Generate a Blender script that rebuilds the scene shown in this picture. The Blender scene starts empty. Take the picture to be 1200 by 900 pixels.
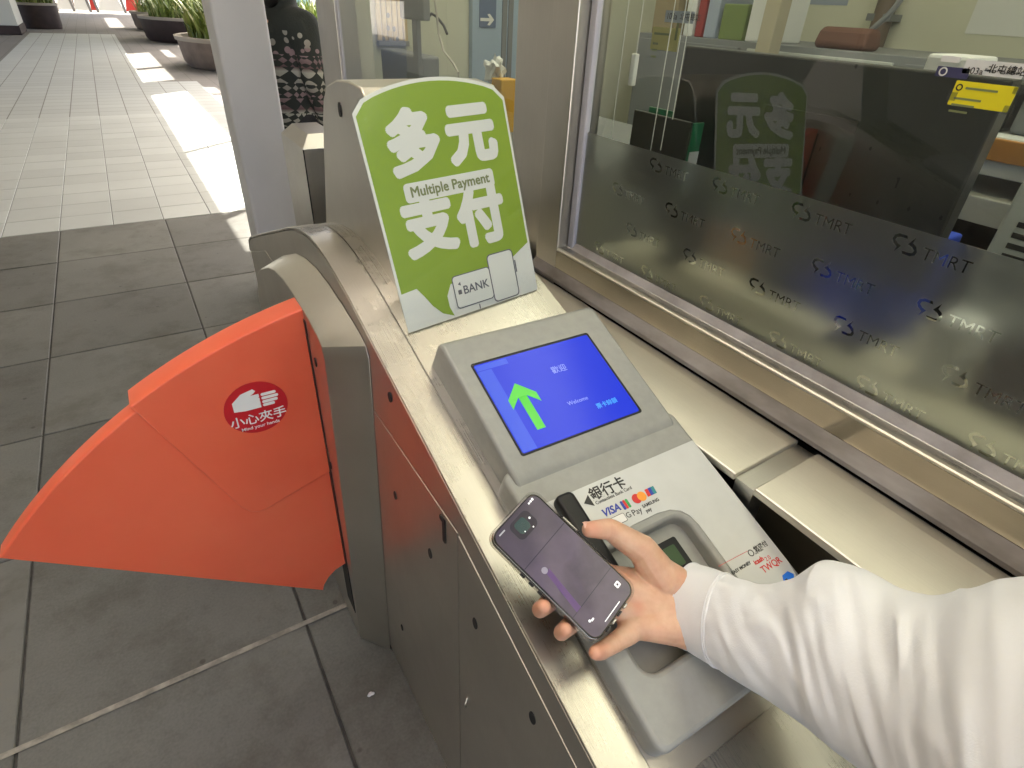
import bpy, bmesh, math, random
from mathutils import Vector, Matrix, noise

SC = bpy.context.scene
COL = SC.collection
R = math.radians
random.seed(7)

# ------------------------------------------------------------------ camera
# world: X to the right (towards the ticket office), Y along the passage, Z up; metres
CAM = Vector((0.0, 0.0, 1.35))
FPX = 672.93                       # focal length in pixels of the 1200 px wide photograph
CR = Matrix(((0.8513, 0.2575, -0.4571), (-0.5230, 0.4890, -0.6983), (0.0437, 0.8334, 0.5509)))
_x = Vector(CR.col[0]).normalized(); _z = Vector(CR.col[2]); _z = (_z - _x * _z.dot(_x)).normalized(); _y = _z.cross(_x)
CR = Matrix((_x, _y, _z)).transposed()
cam_data = bpy.data.cameras.new('camera')
cam_data.sensor_width = 36.0
cam_data.lens = FPX / 1200 * 36
cam_data.clip_start = 0.02
cam_data.clip_end = 2000
cam = bpy.data.objects.new('camera', cam_data)
COL.objects.link(cam)
cam.matrix_world = Matrix.Translation(CAM) @ CR.to_4x4()
SC.camera = cam

# ------------------------------------------------------------------ world, sun, exposure
SUN_EL, SUN_DIR = R(55), Vector((0.76, 0.65, 0)).normalized()      # the sun stands ahead and to the right
world = bpy.data.worlds.new('World'); SC.world = world
world.use_nodes = True
wn = world.node_tree
sky = wn.nodes.new('ShaderNodeTexSky'); sky.sky_type = 'NISHITA'; sky.sun_disc = False
sky.sun_elevation = SUN_EL
sky.sun_rotation = math.atan2(SUN_DIR.x, SUN_DIR.y)
sky.air_density = 0.8; sky.dust_density = 6.0; sky.ozone_density = 0.2
bg = wn.nodes['Background']; bg.inputs['Strength'].default_value = 0.15
wn.links.new(sky.outputs[0], bg.inputs[0])
sun_data = bpy.data.lights.new('sun', 'SUN'); sun_data.energy = 4.5; sun_data.angle = R(0.5)
sun_data.color = (1.0, 0.95, 0.86)
sun = bpy.data.objects.new('sun', sun_data); COL.objects.link(sun)
_to_sun = Vector((SUN_DIR.x * math.cos(SUN_EL), SUN_DIR.y * math.cos(SUN_EL), math.sin(SUN_EL)))
sun.rotation_euler = _to_sun.to_track_quat('Z', 'Y').to_euler()
sun.location = (3, 3, 8)
SC.view_settings.view_transform = 'Standard'
SC.view_settings.look = 'None'
SC.view_settings.exposure = 2.15
SC.view_settings.gamma = 1.0
SC.cycles.use_denoising = True
SC.cycles.max_bounces = 10
SC.cycles.diffuse_bounces = 5
SC.cycles.glossy_bounces = 5
SC.cycles.transmission_bounces = 8
SC.cycles.transparent_max_bounces = 12
SC.cycles.caustics_reflective = False
SC.cycles.caustics_refractive = False

# ------------------------------------------------------------------ pixel -> place helpers (1200x900 photo pixels)
def ray(x, y):
    return (CR @ Vector((x - 600, -(y - 450), -FPX))).normalized()
def onx(x, y, X0):
    r = ray(x, y); return CAM + r * (X0 / r.x)
def ony(x, y, Y0):
    r = ray(x, y); return CAM + r * (Y0 / r.y)
def onz(x, y, Z0=0.0):
    r = ray(x, y); return CAM + r * ((Z0 - CAM.z) / r.z)
def onp(x, y, p0, n):
    r = ray(x, y); return CAM + r * ((p0 - CAM).dot(n) / r.dot(n))
def inv_frame(M, x, y, w=0.0):
    """pixel -> (u, v) on the plane w of a frame M"""
    n = M.to_3x3() @ Vector((0, 0, 1)); p0 = M @ Vector((0, 0, w))
    q = M.inverted() @ onp(x, y, p0, n); return q.x, q.y

# ------------------------------------------------------------------ materials
MATS = {}
def mat(name, color=(.5, .5, .5), rough=.5, metal=0.0, spec=.5, coat=0.0, emit=None, estr=0.0, alpha=None):
    if name in MATS: return MATS[name]
    m = bpy.data.materials.new(name); m.use_nodes = True
    b = m.node_tree.nodes['Principled BSDF']
    b.inputs['Base Color'].default_value = (*color, 1)
    b.inputs['Roughness'].default_value = rough
    b.inputs['Metallic'].default_value = metal
    b.inputs['Specular IOR Level'].default_value = spec
    b.inputs['Coat Weight'].default_value = coat
    if emit:
        b.inputs['Emission Color'].default_value = (*emit, 1); b.inputs['Emission Strength'].default_value = estr
    MATS[name] = m
    return m
def nodes(m):
    nt = m.node_tree
    return nt, nt.nodes, nt.links, nt.nodes['Principled BSDF']
def ramp(nt, fac, stops):
    r = nt.nodes.new('ShaderNodeValToRGB')
    while len(r.color_ramp.elements) < len(stops): r.color_ramp.elements.new(0.5)
    for e, (p, c) in zip(r.color_ramp.elements, stops):
        e.position = p; e.color = (*c, 1) if len(c) == 3 else c
    nt.links.new(fac, r.inputs[0]); return r
def noise_tex(nt, scale, detail=4, vec=None, rough=.55, mapscale=None, coord='Object'):
    tc = nt.nodes.new('ShaderNodeTexCoord')
    n = nt.nodes.new('ShaderNodeTexNoise'); n.inputs['Scale'].default_value = scale
    n.inputs['Detail'].default_value = detail; n.inputs['Roughness'].default_value = rough
    src = nt.nodes.new('ShaderNodeNewGeometry').outputs['Position'] if coord == 'Position' else tc.outputs[coord]
    if mapscale:
        mp = nt.nodes.new('ShaderNodeMapping'); mp.inputs['Scale'].default_value = mapscale
        nt.links.new(src, mp.inputs[0]); src = mp.outputs[0]
    nt.links.new(src, n.inputs['Vector']); return n
def bump(nt, b, height, strength=.1, dist=.01):
    bp = nt.nodes.new('ShaderNodeBump'); bp.inputs['Strength'].default_value = strength; bp.inputs['Distance'].default_value = dist
    nt.links.new(height, bp.inputs['Height']); nt.links.new(bp.outputs[0], b.inputs['Normal']); return bp
def vary(m, c0, c1, scale, r0=None, r1=None, bstr=0, mapscale=None, detail=5, lo=.35, hi=.65, bdist=.01):
    nt, N, L, b = nodes(m)
    n = noise_tex(nt, scale, detail, mapscale=mapscale)
    r = ramp(nt, n.outputs['Fac'], [(lo, c0), (hi, c1)])
    L.new(r.outputs[0], b.inputs['Base Color'])
    if r0 is not None:
        mr = N.new('ShaderNodeMapRange'); mr.inputs['To Min'].default_value = r0; mr.inputs['To Max'].default_value = r1
        mr.inputs['From Min'].default_value = .3; mr.inputs['From Max'].default_value = .7
        n2 = noise_tex(nt, scale * 2.3, 4, mapscale=mapscale)
        L.new(n2.outputs['Fac'], mr.inputs['Value']); L.new(mr.outputs[0], b.inputs['Roughness'])
    if bstr: bump(nt, b, n.outputs['Fac'], bstr, bdist)
    return m

def steel(name, color, r0, r1, direction=(1, 60, 60), scl=4):
    """brushed stainless: fine streaks in the roughness and the normal, faint smudges in the colour"""
    m = mat(name, color, .3, 1.0)
    nt, N, L, b = nodes(m)
    s = noise_tex(nt, scl, 2, mapscale=direction)
    d = noise_tex(nt, 5, 5)
    mr = N.new('ShaderNodeMapRange'); mr.inputs['From Min'].default_value = .3; mr.inputs['From Max'].default_value = .7
    mr.inputs['To Min'].default_value = r0; mr.inputs['To Max'].default_value = r1
    L.new(s.outputs['Fac'], mr.inputs['Value'])
    sm_ = noise_tex(nt, 11, 6, rough=.7); mr3 = N.new('ShaderNodeMapRange'); mr3.inputs['From Min'].default_value = .45; mr3.inputs['From Max'].default_value = .75; mr3.inputs['To Max'].default_value = .09
    L.new(sm_.outputs['Fac'], mr3.inputs['Value']); ad_ = N.new('ShaderNodeMath'); ad_.operation = 'ADD'; L.new(mr.outputs[0], ad_.inputs[0]); L.new(mr3.outputs[0], ad_.inputs[1]); L.new(ad_.outputs[0], b.inputs['Roughness'])
    r = ramp(nt, d.outputs['Fac'], [(.3, tuple(c * .95 for c in color)), (.7, tuple(min(1, c * 1.06) for c in color))])
    st_ = noise_tex(nt, scl * 1.7, 2, mapscale=direction)
    mr2 = N.new('ShaderNodeMapRange'); mr2.inputs['From Min'].default_value = .3; mr2.inputs['From Max'].default_value = .7
    mr2.inputs['To Min'].default_value = .94; mr2.inputs['To Max'].default_value = 1.04; L.new(st_.outputs['Fac'], mr2.inputs['Value'])
    mm_ = N.new('ShaderNodeMix'); mm_.data_type = 'RGBA'; mm_.blend_type = 'MULTIPLY'; mm_.inputs['Factor'].default_value = 1
    L.new(r.outputs[0], mm_.inputs['A']); L.new(mr2.outputs[0], mm_.inputs['B']); L.new(mm_.outputs['Result'], b.inputs['Base Color'])
    return m
STEEL = (.58, .562, .515)
m_steel_y = steel('brushed_steel_along', (.50, .484, .442), .25, .30, (700, 1, 1))
m_steel_z = steel('brushed_steel_upright', STEEL, .33, .36, (700, 700, 1))
m_steel_x = steel('brushed_steel_across', STEEL, .30, .34, (1, 700, 1))
m_steel_clad = steel('satin_steel_cladding', (.64, .61, .535), .44, .48, (700, 1, 1))
m_riser = steel('polished_steel_riser', (.54, .50, .43), .11, .13, (1, 1, 700))
m_pine = vary(mat('pale_pine', (.62, .46, .24), .5), (.58, .42, .21), (.70, .53, .30), 30, mapscale=(6, 6, 1))
m_dark = mat('dark_recess', (.012, .012, .012), .6)
m_black = mat('black_plastic', (.010, .010, .011), .45, spec=.3)
m_white = mat('white_print', (.80, .80, .78), .35)
m_ink = mat('black_print', (.02, .02, .02), .5)
m_sealant = vary(mat('grey_sealant', (.36, .34, .35), .55), (.27, .255, .25), (.42, .40, .41), 14, .4, .65, .3)
m_dirty = vary(mat('dirty_sealant', (.3, .28, .26), .6), (.13, .11, .09), (.36, .34, .33), 9, .45, .7, .4, mapscale=(1, .45, 1))
m_lilac = mat('pale_sealant', (.52, .52, .58), .5)
m_grey = vary(mat('reader_grey_plastic', (.305, .312, .292), .42), (.29, .297, .278), (.32, .327, .306), 60, .36, .46, .08, bdist=.001)
m_fascia = vary(mat('pale_fascia_print', (.575, .595, .58), .4), (.565, .585, .57), (.595, .615, .60), 30, .34, .45)
m_red = mat('orange_red_flap', (.84, .155, .07), .42)
nodes(m_red)[3].inputs['Subsurface Weight'].default_value = .6
nodes(m_red)[3].inputs['Subsurface Radius'].default_value = (.05, .015, .008)
vary(m_red, (.80, .125, .055), (.87, .185, .09), 3.2, .34, .52, lo=.3, hi=.7)
m_flapedge = mat('pale_flap_edge', (.80, .22, .13), .45)
m_stick = mat('red_sticker', (.55, .012, .02), .35)
m_slab = mat('dark_paving', (.16, .155, .14), .7)
def paving(m, base, amp, speck, rr, spots=False):
    nt, N, L, b = nodes(m)
    oi = N.new('ShaderNodeObjectInfo')
    n1 = noise_tex(nt, 1.7, 6, coord='Position'); n2 = noise_tex(nt, 160, 3, coord='Position')
    n3 = noise_tex(nt, 14, 5, coord='Position')
    a = N.new('ShaderNodeMath'); a.operation = 'MULTIPLY_ADD'; a.inputs[1].default_value = .5; L.new(n1.outputs['Fac'], a.inputs[0])
    c = N.new('ShaderNodeMath'); c.operation = 'MULTIPLY'; c.inputs[1].default_value = .30; L.new(oi.outputs['Random'], c.inputs[0])
    L.new(c.outputs[0], a.inputs[2])
    d = N.new('ShaderNodeMath'); d.operation = 'MULTIPLY_ADD'; d.inputs[1].default_value = speck; L.new(n2.outputs['Fac'], d.inputs[0]); L.new(a.outputs[0], d.inputs[2])
    e = N.new('ShaderNodeMath'); e.operation = 'MULTIPLY_ADD'; e.inputs[1].default_value = .25; L.new(n3.outputs['Fac'], e.inputs[0]); L.new(d.outputs[0], e.inputs[2])
    lo = tuple(x * (1 - amp) for x in base); hi = tuple(x * (1 + amp) for x in base)
    r = ramp(nt, e.outputs[0], [(.30, lo), (.80, hi)])
    L.new(r.outputs[0], b.inputs['Base Color'])
    if spots:                                   # trodden-in spots, old gum and drag marks
        vo = N.new('ShaderNodeTexVoronoi'); vo.inputs['Scale'].default_value = 9; vo.inputs['Randomness'].default_value = 1
        L.new(N.new('ShaderNodeNewGeometry').outputs['Position'], vo.inputs['Vector'])
        w1 = noise_tex(nt, 3.1, 6, coord='Position', rough=.75)
        k1 = ramp(nt, vo.outputs['Distance'], [(.045, (.45, .43, .40)), (.075, (1, 1, 1))])
        k2 = ramp(nt, w1.outputs['Fac'], [(.36, (.72, .70, .66)), (.52, (1, 1, 1)), (.68, (1.0, 1.0, 1.0)), (.74, (1.16, 1.15, 1.12))])
        m1 = N.new('ShaderNodeMix'); m1.data_type = 'RGBA'; m1.blend_type = 'MULTIPLY'; m1.inputs['Factor'].default_value = 1
        m2 = N.new('ShaderNodeMix'); m2.data_type = 'RGBA'; m2.blend_type = 'MULTIPLY'; m2.inputs['Factor'].default_value = .8
        L.new(r.outputs[0], m1.inputs['A']); L.new(k2.outputs[0], m1.inputs['B']); L.new(m1.outputs['Result'], m2.inputs['A']); L.new(k1.outputs[0], m2.inputs['B'])
        L.new(m2.outputs['Result'], b.inputs['Base Color'])
    mr = N.new('ShaderNodeMapRange'); mr.inputs['To Min'].default_value = rr[0]; mr.inputs['To Max'].default_value = rr[1]
    L.new(n3.outputs['Fac'], mr.inputs['Value']); L.new(mr.outputs[0], b.inputs['Roughness'])
    bump(nt, b, n2.outputs['Fac'], .12, .002)
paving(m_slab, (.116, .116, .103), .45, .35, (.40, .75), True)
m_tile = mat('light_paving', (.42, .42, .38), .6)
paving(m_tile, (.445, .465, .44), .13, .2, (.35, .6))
m_far_tile = mat('light_paving_far', (.42, .42, .38), .6)
def brick_floor(m, c, mort, size, off=(0, 0, 0)):
    nt, N, L, b = nodes(m)
    tc = N.new('ShaderNodeTexCoord'); mp = N.new('ShaderNodeMapping'); mp.inputs['Location'].default_value = off
    L.new(tc.outputs['Object'], mp.inputs[0])
    br = N.new('ShaderNodeTexBrick'); br.offset = 0; br.inputs['Scale'].default_value = 1
    br.inputs['Brick Width'].default_value = size; br.inputs['Row Height'].default_value = size
    br.inputs['Mortar Size'].default_value = .006; br.inputs['Bias'].default_value = 0
    br.inputs['Color1'].default_value = (*c, 1); br.inputs['Color2'].default_value = (*[x * .9 for x in c], 1); br.inputs['Mortar'].default_value = (*mort, 1)
    L.new(mp.outputs[0], br.inputs[0]); L.new(br.outputs[0], b.inputs['Base Color'])
brick_floor(m_far_tile, (.46, .48, .455), (.17, .16, .14), .3, (1.74, -4.62, 0))
m_apron = mat('grey_paving_far', (.2, .19, .17), .7); brick_floor(m_apron, (.185, .175, .16), (.11, .10, .09), .3)
m_bounce_ground = mat('pale_bounce_ground', (.5, .48, .42), .7); brick_floor(m_bounce_ground, (.52, .50, .44), (.25, .24, .2), .6)
m_ground = vary(mat('grout_bed', (.06, .055, .048), .9), (.045, .042, .036), (.08, .075, .065), 30)
m_soil = vary(mat('far_ground', (.2, .19, .16), .9), (.16, .15, .13), (.25, .24, .21), .6)
m_palejoint = vary(mat('pale_joint', (.33, .31, .26), .8), (.2, .19, .16), (.40, .37, .31), 30)
m_roof = mat('cream_soffit', (.78, .74, .64), .6)
m_paint = vary(mat('white_column_paint', (.60, .61, .64), .45), (.58, .59, .62), (.62, .63, .66), 3, .4, .5)
m_skin = mat('skin', (.60, .31, .20), .45)
def skin(m):
    nt, N, L, b = nodes(m)
    n = noise_tex(nt, 60, 6); n2 = noise_tex(nt, 420, 3)
    r = ramp(nt, n.outputs['Fac'], [(.3, (.60, .35, .23)), (.7, (.70, .455, .32))]); L.new(r.outputs[0], b.inputs['Base Color'])
    b.inputs['Subsurface Weight'].default_value = .35; b.inputs['Subsurface Radius'].default_value = (.012, .005, .003)
    b.inputs['Subsurface Scale'].default_value = .5
    bump(nt, b, n2.outputs['Fac'], .12, .001)
skin(m_skin)
m_nail = mat('fingernail', (.72, .42, .33), .25)
m_shirt = mat('white_cotton', (.76, .775, .81), .75)
def cotton(m):
    nt, N, L, b = nodes(m)
    n = noise_tex(nt, 900, 2); b.inputs['Sheen Weight'].default_value = .25
    b.inputs['Subsurface Weight'].default_value = .1; b.inputs['Subsurface Radius'].default_value = (.006, .006, .006)
    n2 = noise_tex(nt, 38, 4, rough=.6); mx_ = N.new('ShaderNodeMath'); mx_.operation = 'MULTIPLY_ADD'; mx_.inputs[1].default_value = 3.5
    L.new(n2.outputs['Fac'], mx_.inputs[0]); L.new(n.outputs['Fac'], mx_.inputs[2])
    bump(nt, b, mx_.outputs[0], .22, .0007)
cotton(m_shirt)

# ------------------------------------------------------------------ object helpers
WORLD = {}
def register(o, parent):
    WORLD[o] = o.matrix_basis.copy()
    if parent is not None:
        o.parent = parent
        o.matrix_parent_inverse = WORLD[parent].inverted()
def link(name, me, m=None, parent=None, smooth=None, bevel=0, seg=2):
    o = bpy.data.objects.new(name, me); COL.objects.link(o)
    if m is not None:
        me.materials.clear(); me.materials.append(m)
    if smooth is not None:
        for p in me.polygons: p.use_smooth = True
        me.set_sharp_from_angle(angle=R(smooth))
    if bevel:
        md = o.modifiers.new('bevel', 'BEVEL'); md.width = bevel; md.segments = seg; md.limit_method = 'ANGLE'; md.angle_limit = R(40)
    register(o, parent); return o
def from_py(name, v, f, m=None, parent=None, **k):
    me = bpy.data.meshes.new(name); me.from_pydata([tuple(p) for p in v], [], f); me.update()
    bm = bmesh.new(); bm.from_mesh(me); bmesh.ops.recalc_face_normals(bm, faces=bm.faces); bm.to_mesh(me); bm.free()
    return link(name, me, m, parent, **k)
def empty(name, loc, label=None, cat=None, group=None):
    o = bpy.data.objects.new(name, None); COL.objects.link(o); o.location = loc; o.empty_display_size = .1
    WORLD[o] = Matrix.Translation(loc)
    if label: tag(o, label, cat, group)
    return o
def tag(o, label=None, cat=None, group=None, kind=None):
    if label: o['label'] = label
    if cat: o['category'] = cat
    if group: o['group'] = group
    if kind: o['kind'] = kind
    return o
def box_v(x0, x1, y0, y1, z0, z1):
    return [(x0, y0, z0), (x1, y0, z0), (x1, y1, z0), (x0, y1, z0), (x0, y0, z1), (x1, y0, z1), (x1, y1, z1), (x0, y1, z1)]
BOXF = [(0, 3, 2, 1), (4, 5, 6, 7), (0, 1, 5, 4), (1, 2, 6, 5), (2, 3, 7, 6), (3, 0, 4, 7)]
def box(name, x, y, z, m, parent=None, bevel=.002, M=None, **k):
    v = [Vector(p) for p in box_v(x[0], x[1], y[0], y[1], z[0], z[1])]
    if M is not None: v = [M @ p for p in v]
    return from_py(name, v, BOXF, m, parent, bevel=bevel, **k)
def loft(name, rings, m, parent=None, caps=True, closed=True, **k):
    v = [p for r in rings for p in r]; n = len(rings[0]); f = []
    for i in range(len(rings) - 1):
        for j in range(n if closed else n - 1):
            a, b = i * n + j, i * n + (j + 1) % n
            f.append((a, b, b + n, a + n))
    if caps:
        f.append(tuple(range(n))); f.append(tuple(range((len(rings) - 1) * n, len(rings) * n)))
    return from_py(name, v, f, m, parent, **k)
def prism_x(name, yz, x0, x1, m, parent=None, **k):
    return loft(name, [[(x0, y, z) for y, z in yz], [(x1, y, z) for y, z in yz]], m, parent, **k)
def rrect(x0, x1, y0, y1, r, n=5):
    out = []
    for cx, cy, a0 in ((x1 - r, y1 - r, 0), (x0 + r, y1 - r, 90), (x0 + r, y0 + r, 180), (x1 - r, y0 + r, 270)):
        for i in range(n + 1):
            a = R(a0 + 90 * i / n); out.append((cx + r * math.cos(a), cy + r * math.sin(a)))
    return out
def circle(cx, cy, rx, ry=None, n=28):
    ry = ry or rx
    return [(cx + rx * math.cos(2 * math.pi * i / n), cy + ry * math.sin(2 * math.pi * i / n)) for i in range(n)]
def eval_mesh(o):
    dg = bpy.context.evaluated_depsgraph_get(); dg.update()
    me = bpy.data.meshes.new_from_object(o.evaluated_get(dg)); return me
def plate(name, loops, M, z0, z1, m, parent=None, bev=0.0, smooth=30, **k):
    """flat plate with holes: 2D outlines filled and given thickness z0..z1 along the frame's w axis"""
    cu = bpy.data.curves.new('tmp', 'CURVE'); cu.dimensions = '2D'; cu.fill_mode = 'BOTH'
    for lp in loops:
        s = cu.splines.new('POLY'); s.points.add(len(lp) - 1)
        for p, q in zip(s.points, lp): p.co = (q[0], q[1], 0, 1)
        s.use_cyclic_u = True
    h = (z1 - z0) / 2
    cu.extrude = max(0, h - bev); cu.bevel_depth = bev; cu.bevel_resolution = 2; cu.offset = -bev
    t = bpy.data.objects.new('tmp', cu); COL.objects.link(t)
    me = eval_mesh(t); bpy.data.objects.remove(t); bpy.data.curves.remove(cu)
    me.name = name
    me.transform(M @ Matrix.Translation((0, 0, (z0 + z1) / 2)))
    return link(name, me, m, parent, smooth=smooth, **k)
def text(name, body, M, size, m, parent, depth=.0002, fat=0.0, align='LEFT', shear=0, w=0.0, sx=1, space=1, lift=0.0):
    cu = bpy.data.curves.new('tmp', 'FONT'); cu.body = body; cu.size = size; cu.align_x = align; cu.align_y = 'CENTER'
    cu.extrude = depth; cu.offset = fat * size; cu.shear = shear; cu.space_character = space; cu.resolution_u = 4
    t = bpy.data.objects.new('tmp', cu); COL.objects.link(t)
    me = eval_mesh(t); bpy.data.objects.remove(t); bpy.data.curves.remove(cu)
    me.name = name
    me.transform(M @ Matrix.Diagonal((sx, 1, 1, 1)))
    return link(name, me, m, parent)
def fat_text(name, body, M, size, m, parent, rad, align='CENTER', n=14):
    """rounded bold lettering: the glyph laid over itself on a small circle, each layer a hair higher"""
    cu = bpy.data.curves.new('tmp', 'FONT'); cu.body = body; cu.size = size; cu.align_x = align; cu.align_y = 'CENTER'; cu.resolution_u = 3
    t = bpy.data.objects.new('tmp', cu); COL.objects.link(t)
    me = eval_mesh(t); bpy.data.objects.remove(t); bpy.data.curves.remove(cu)
    bm = bmesh.new()
    for i in range(n):
        a = 2 * math.pi * i / n; c = me.copy(); c.transform(Matrix.Translation((rad * math.cos(a), rad * math.sin(a), i * .00002))); bm.from_mesh(c); bpy.data.meshes.remove(c)
    out = bpy.data.meshes.new(name); bm.to_mesh(out); bm.free(); out.transform(M); bpy.data.meshes.remove(me)
    return link(name, out, m, parent)
def tube(name, pts, r, m, parent=None, n=8, **k):
    pts = [Vector(p) for p in pts]; rings = []
    rr = r if isinstance(r, (list, tuple)) else [r] * len(pts)
    up = Vector((0.13, .31, .94)).normalized()
    for i, p in enumerate(pts):
        t = (pts[min(i + 1, len(pts) - 1)] - pts[max(i - 1, 0)]).normalized()
        a = t.cross(up).normalized(); b = a.cross(t)
        rings.append([p + (a * math.cos(2 * math.pi * j / n) + b * math.sin(2 * math.pi * j / n)) * rr[i] for j in range(n)])
    return loft(name, rings, m, parent, smooth=40, **k)
def capsule(bm, p0, r0, p1, r1, n=14, flat=None):
    """tapered capsule added to a bmesh"""
    p0, p1 = Vector(p0), Vector(p1); t = (p1 - p0); L = t.length; t.normalize()
    a = t.orthogonal().normalized(); b = t.cross(a); rings = []
    prof = [(-math.cos(R(q)) * r0, math.sin(R(q)) * r0) for q in (12, 35, 60, 90)] + [(L + math.cos(R(q)) * r1, math.sin(R(q)) * r1) for q in (90, 60, 35, 12)]
    for d, rad in prof:
        rings.append([bm.verts.new(p0 + t * d + (a * math.cos(2 * math.pi * j / n) + b * math.sin(2 * math.pi * j / n)) * rad) for j in range(n)])
    for i in range(len(rings) - 1):
        for j in range(n): bm.faces.new((rings[i][j], rings[i][(j + 1) % n], rings[i + 1][(j + 1) % n], rings[i + 1][j]))
    bm.faces.new(rings[0][::-1]); bm.faces.new(rings[-1])
def ellipsoid(bm, c, rad, M=None, u=18, v=12):
    mm = Matrix.Translation(c) @ (M.to_4x4() if M else Matrix()) @ Matrix.Diagonal((*rad, 1))
    bmesh.ops.create_uvsphere(bm, u_segments=u, v_segments=v, radius=1, matrix=mm)
def organic(name, bm, voxel, m, parent=None, smooth_it=6, M=None, fac=.5):
    """capsules and ellipsoids fused into one continuous skin"""
    me = bpy.data.meshes.new('tmp'); bmesh.ops.recalc_face_normals(bm, faces=bm.faces); bm.to_mesh(me); bm.free()
    t = bpy.data.objects.new('tmp', me); COL.objects.link(t)
    md = t.modifiers.new('r', 'REMESH'); md.mode = 'VOXEL'; md.voxel_size = voxel; md.adaptivity = 0
    sm = t.modifiers.new('s', 'SMOOTH'); sm.factor = fac; sm.iterations = smooth_it
    out = eval_mesh(t); bpy.data.objects.remove(t); bpy.data.meshes.remove(me)
    if M is not None: out.transform(M)
    out.name = name
    for p in out.polygons: p.use_smooth = True
    return link(name, out, m, parent)
def frame(o, xa, ya):
    xa = Vector(xa).normalized(); ya = Vector(ya); ya = (ya - xa * ya.dot(xa)).normalized(); za = xa.cross(ya)
    M = Matrix((xa, ya, za)).transposed().to_4x4(); return Matrix.Translation(o) @ M

# ================================================================== ground and paving
def sheet(name, x0, x1, y0, y1, z, m, kind='structure'):
    o = from_py(name, [(x0, y0, z), (x1, y0, z), (x1, y1, z), (x0, y1, z)], [(0, 1, 2, 3)], m)
    tag(o, kind=kind); return o
sheet('ground', -400, 400, -400, 400, -.03, m_soil)
floor = sheet('floor', -9, 9, -6, 4.62, -.006, m_ground)
apron = sheet('pavement', -14, 14, 4.62, 42, -.010, m_apron)
def slab_mesh(s, h=.02):
    me = bpy.data.meshes.new('paving_slab'); g = s / 2; c = .0025
    v = box_v(-g + c, g - c, -g + c, g - c, 0, 0)[:4] + [(x, y, -c) for x, y, _ in box_v(-g, g, -g, g, 0, 0)[:4]] + [(x, y, -h) for x, y, _ in box_v(-g, g, -g, g, 0, 0)[:4]]
    f = [(0, 1, 2, 3)] + [(j, 4 + j, 4 + (j + 1) % 4, (j + 1) % 4) for j in range(4)] + [(4 + j, 8 + j, 8 + (j + 1) % 4, 4 + (j + 1) % 4) for j in range(4)]
    me.from_pydata(v, [], f); me.update()
    bm = bmesh.new(); bm.from_mesh(me); bmesh.ops.recalc_face_normals(bm, faces=bm.faces)
    if bm.faces[0].normal.z < 0: bmesh.ops.reverse_faces(bm, faces=bm.faces)
    bm.to_mesh(me); bm.free(); return me
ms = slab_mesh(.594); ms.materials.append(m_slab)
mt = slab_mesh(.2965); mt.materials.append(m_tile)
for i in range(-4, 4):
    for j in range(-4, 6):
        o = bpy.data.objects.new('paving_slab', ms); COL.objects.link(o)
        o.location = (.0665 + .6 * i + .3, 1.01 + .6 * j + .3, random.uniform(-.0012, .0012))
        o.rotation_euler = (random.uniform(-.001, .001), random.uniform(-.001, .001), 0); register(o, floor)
light = sheet('light_paving', -4.74, 1.26, 4.62, 12.42, -.005, m_ground)
for i in range(11):
    for j in range(15):
        o = bpy.data.objects.new('floor_tile', mt); COL.objects.link(o)
        o.location = (-2.04 + .3 * i + .15, 4.62 + .3 * j + .15, random.uniform(-.0008, .0008)); register(o, light)
for nm, x0, x1, y0, y1 in (('paving_sheet', -2.04, 1.26, 9.12, 12.42), ('paving_sheet', -4.74, -2.04, 4.62, 12.42)):
    o = from_py(nm, [(x0, y0, -.001), (x1, y0, -.001), (x1, y1, -.001), (x0, y1, -.001)], [(0, 1, 2, 3)], m_far_tile, light)
sheet('bounce_ground', -30, 30, -40, -3.2, .002, m_bounce_ground)  # added pale ground behind the camera, bounces sunlight onto the poster and flap
sheet('walkway', -1.74, .46, 12.42, 24.9, -.001, m_far_tile)
# the pale joint that crosses the passage in line with the flaps
pj = from_py('pale_joint', [(-3, 1.002, .0016), (.2, 1.002, .0016), (.2, 1.016, .0016), (-3, 1.016, .0016)], [(0, 1, 2, 3)], m_palejoint, floor)

q = onz(433, 816); bm = bmesh.new()
for k in range(3): ellipsoid(bm, (q.x + .004 * k, q.y + .003 * (k % 2), .0045), (.005, .004, .003))
o = organic('paper_scrap', bm, .0015, m_white, None, 1); tag(o, 'tiny white paper scrap on the dark paving beside the gate', 'scrap')
# ================================================================== roof (out of the frame, shades the place; its gaps cut to throw the sun patches)
RH = 3.6
SH = Vector((SUN_DIR.x, SUN_DIR.y, 0)) * (RH / math.tan(SUN_EL))      # shift from a floor patch to its hole
def roof_piece(poly, h=.12, name='roof_panel'):
    r0 = [(x, y, RH) for x, y in poly]; r1 = [(x, y, RH + h) for x, y in poly]
    return loft(name, [r0, r1], m_roof, roof)
roof = from_py('roof', box_v(-7, -1.2, -2.42, 44, RH, RH + .12), BOXF, m_roof); tag(roof, kind='structure')
SX = SH.x; SY = SH.y
roof_piece([(-1.2, 3.0), (.44 + SX, 3.0), (.44 + SX, 44), (-1.2, 44)])                   # left of the sunny strip
roof_piece([(.55, -2.4), (7, -2.4), (7, 3.0), (.55, 3.0)])                                # over the ticket office
roof_piece([(.44 + SX, 3.0), (7, 3.0), (7, 3.75 + SY), (.44 + SX, 3.75 + SY)])
roof_piece([(1.02 + SX, 3.75 + SY), (1.25 + SX, 3.75 + SY), (1.25 + SX, 44), (1.02 + SX, 44)])
roof_piece([(1.50 + SX, 3.75 + SY), (1.80 + SX, 3.75 + SY), (1.80 + SX, 44), (1.50 + SX, 44)])
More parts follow.
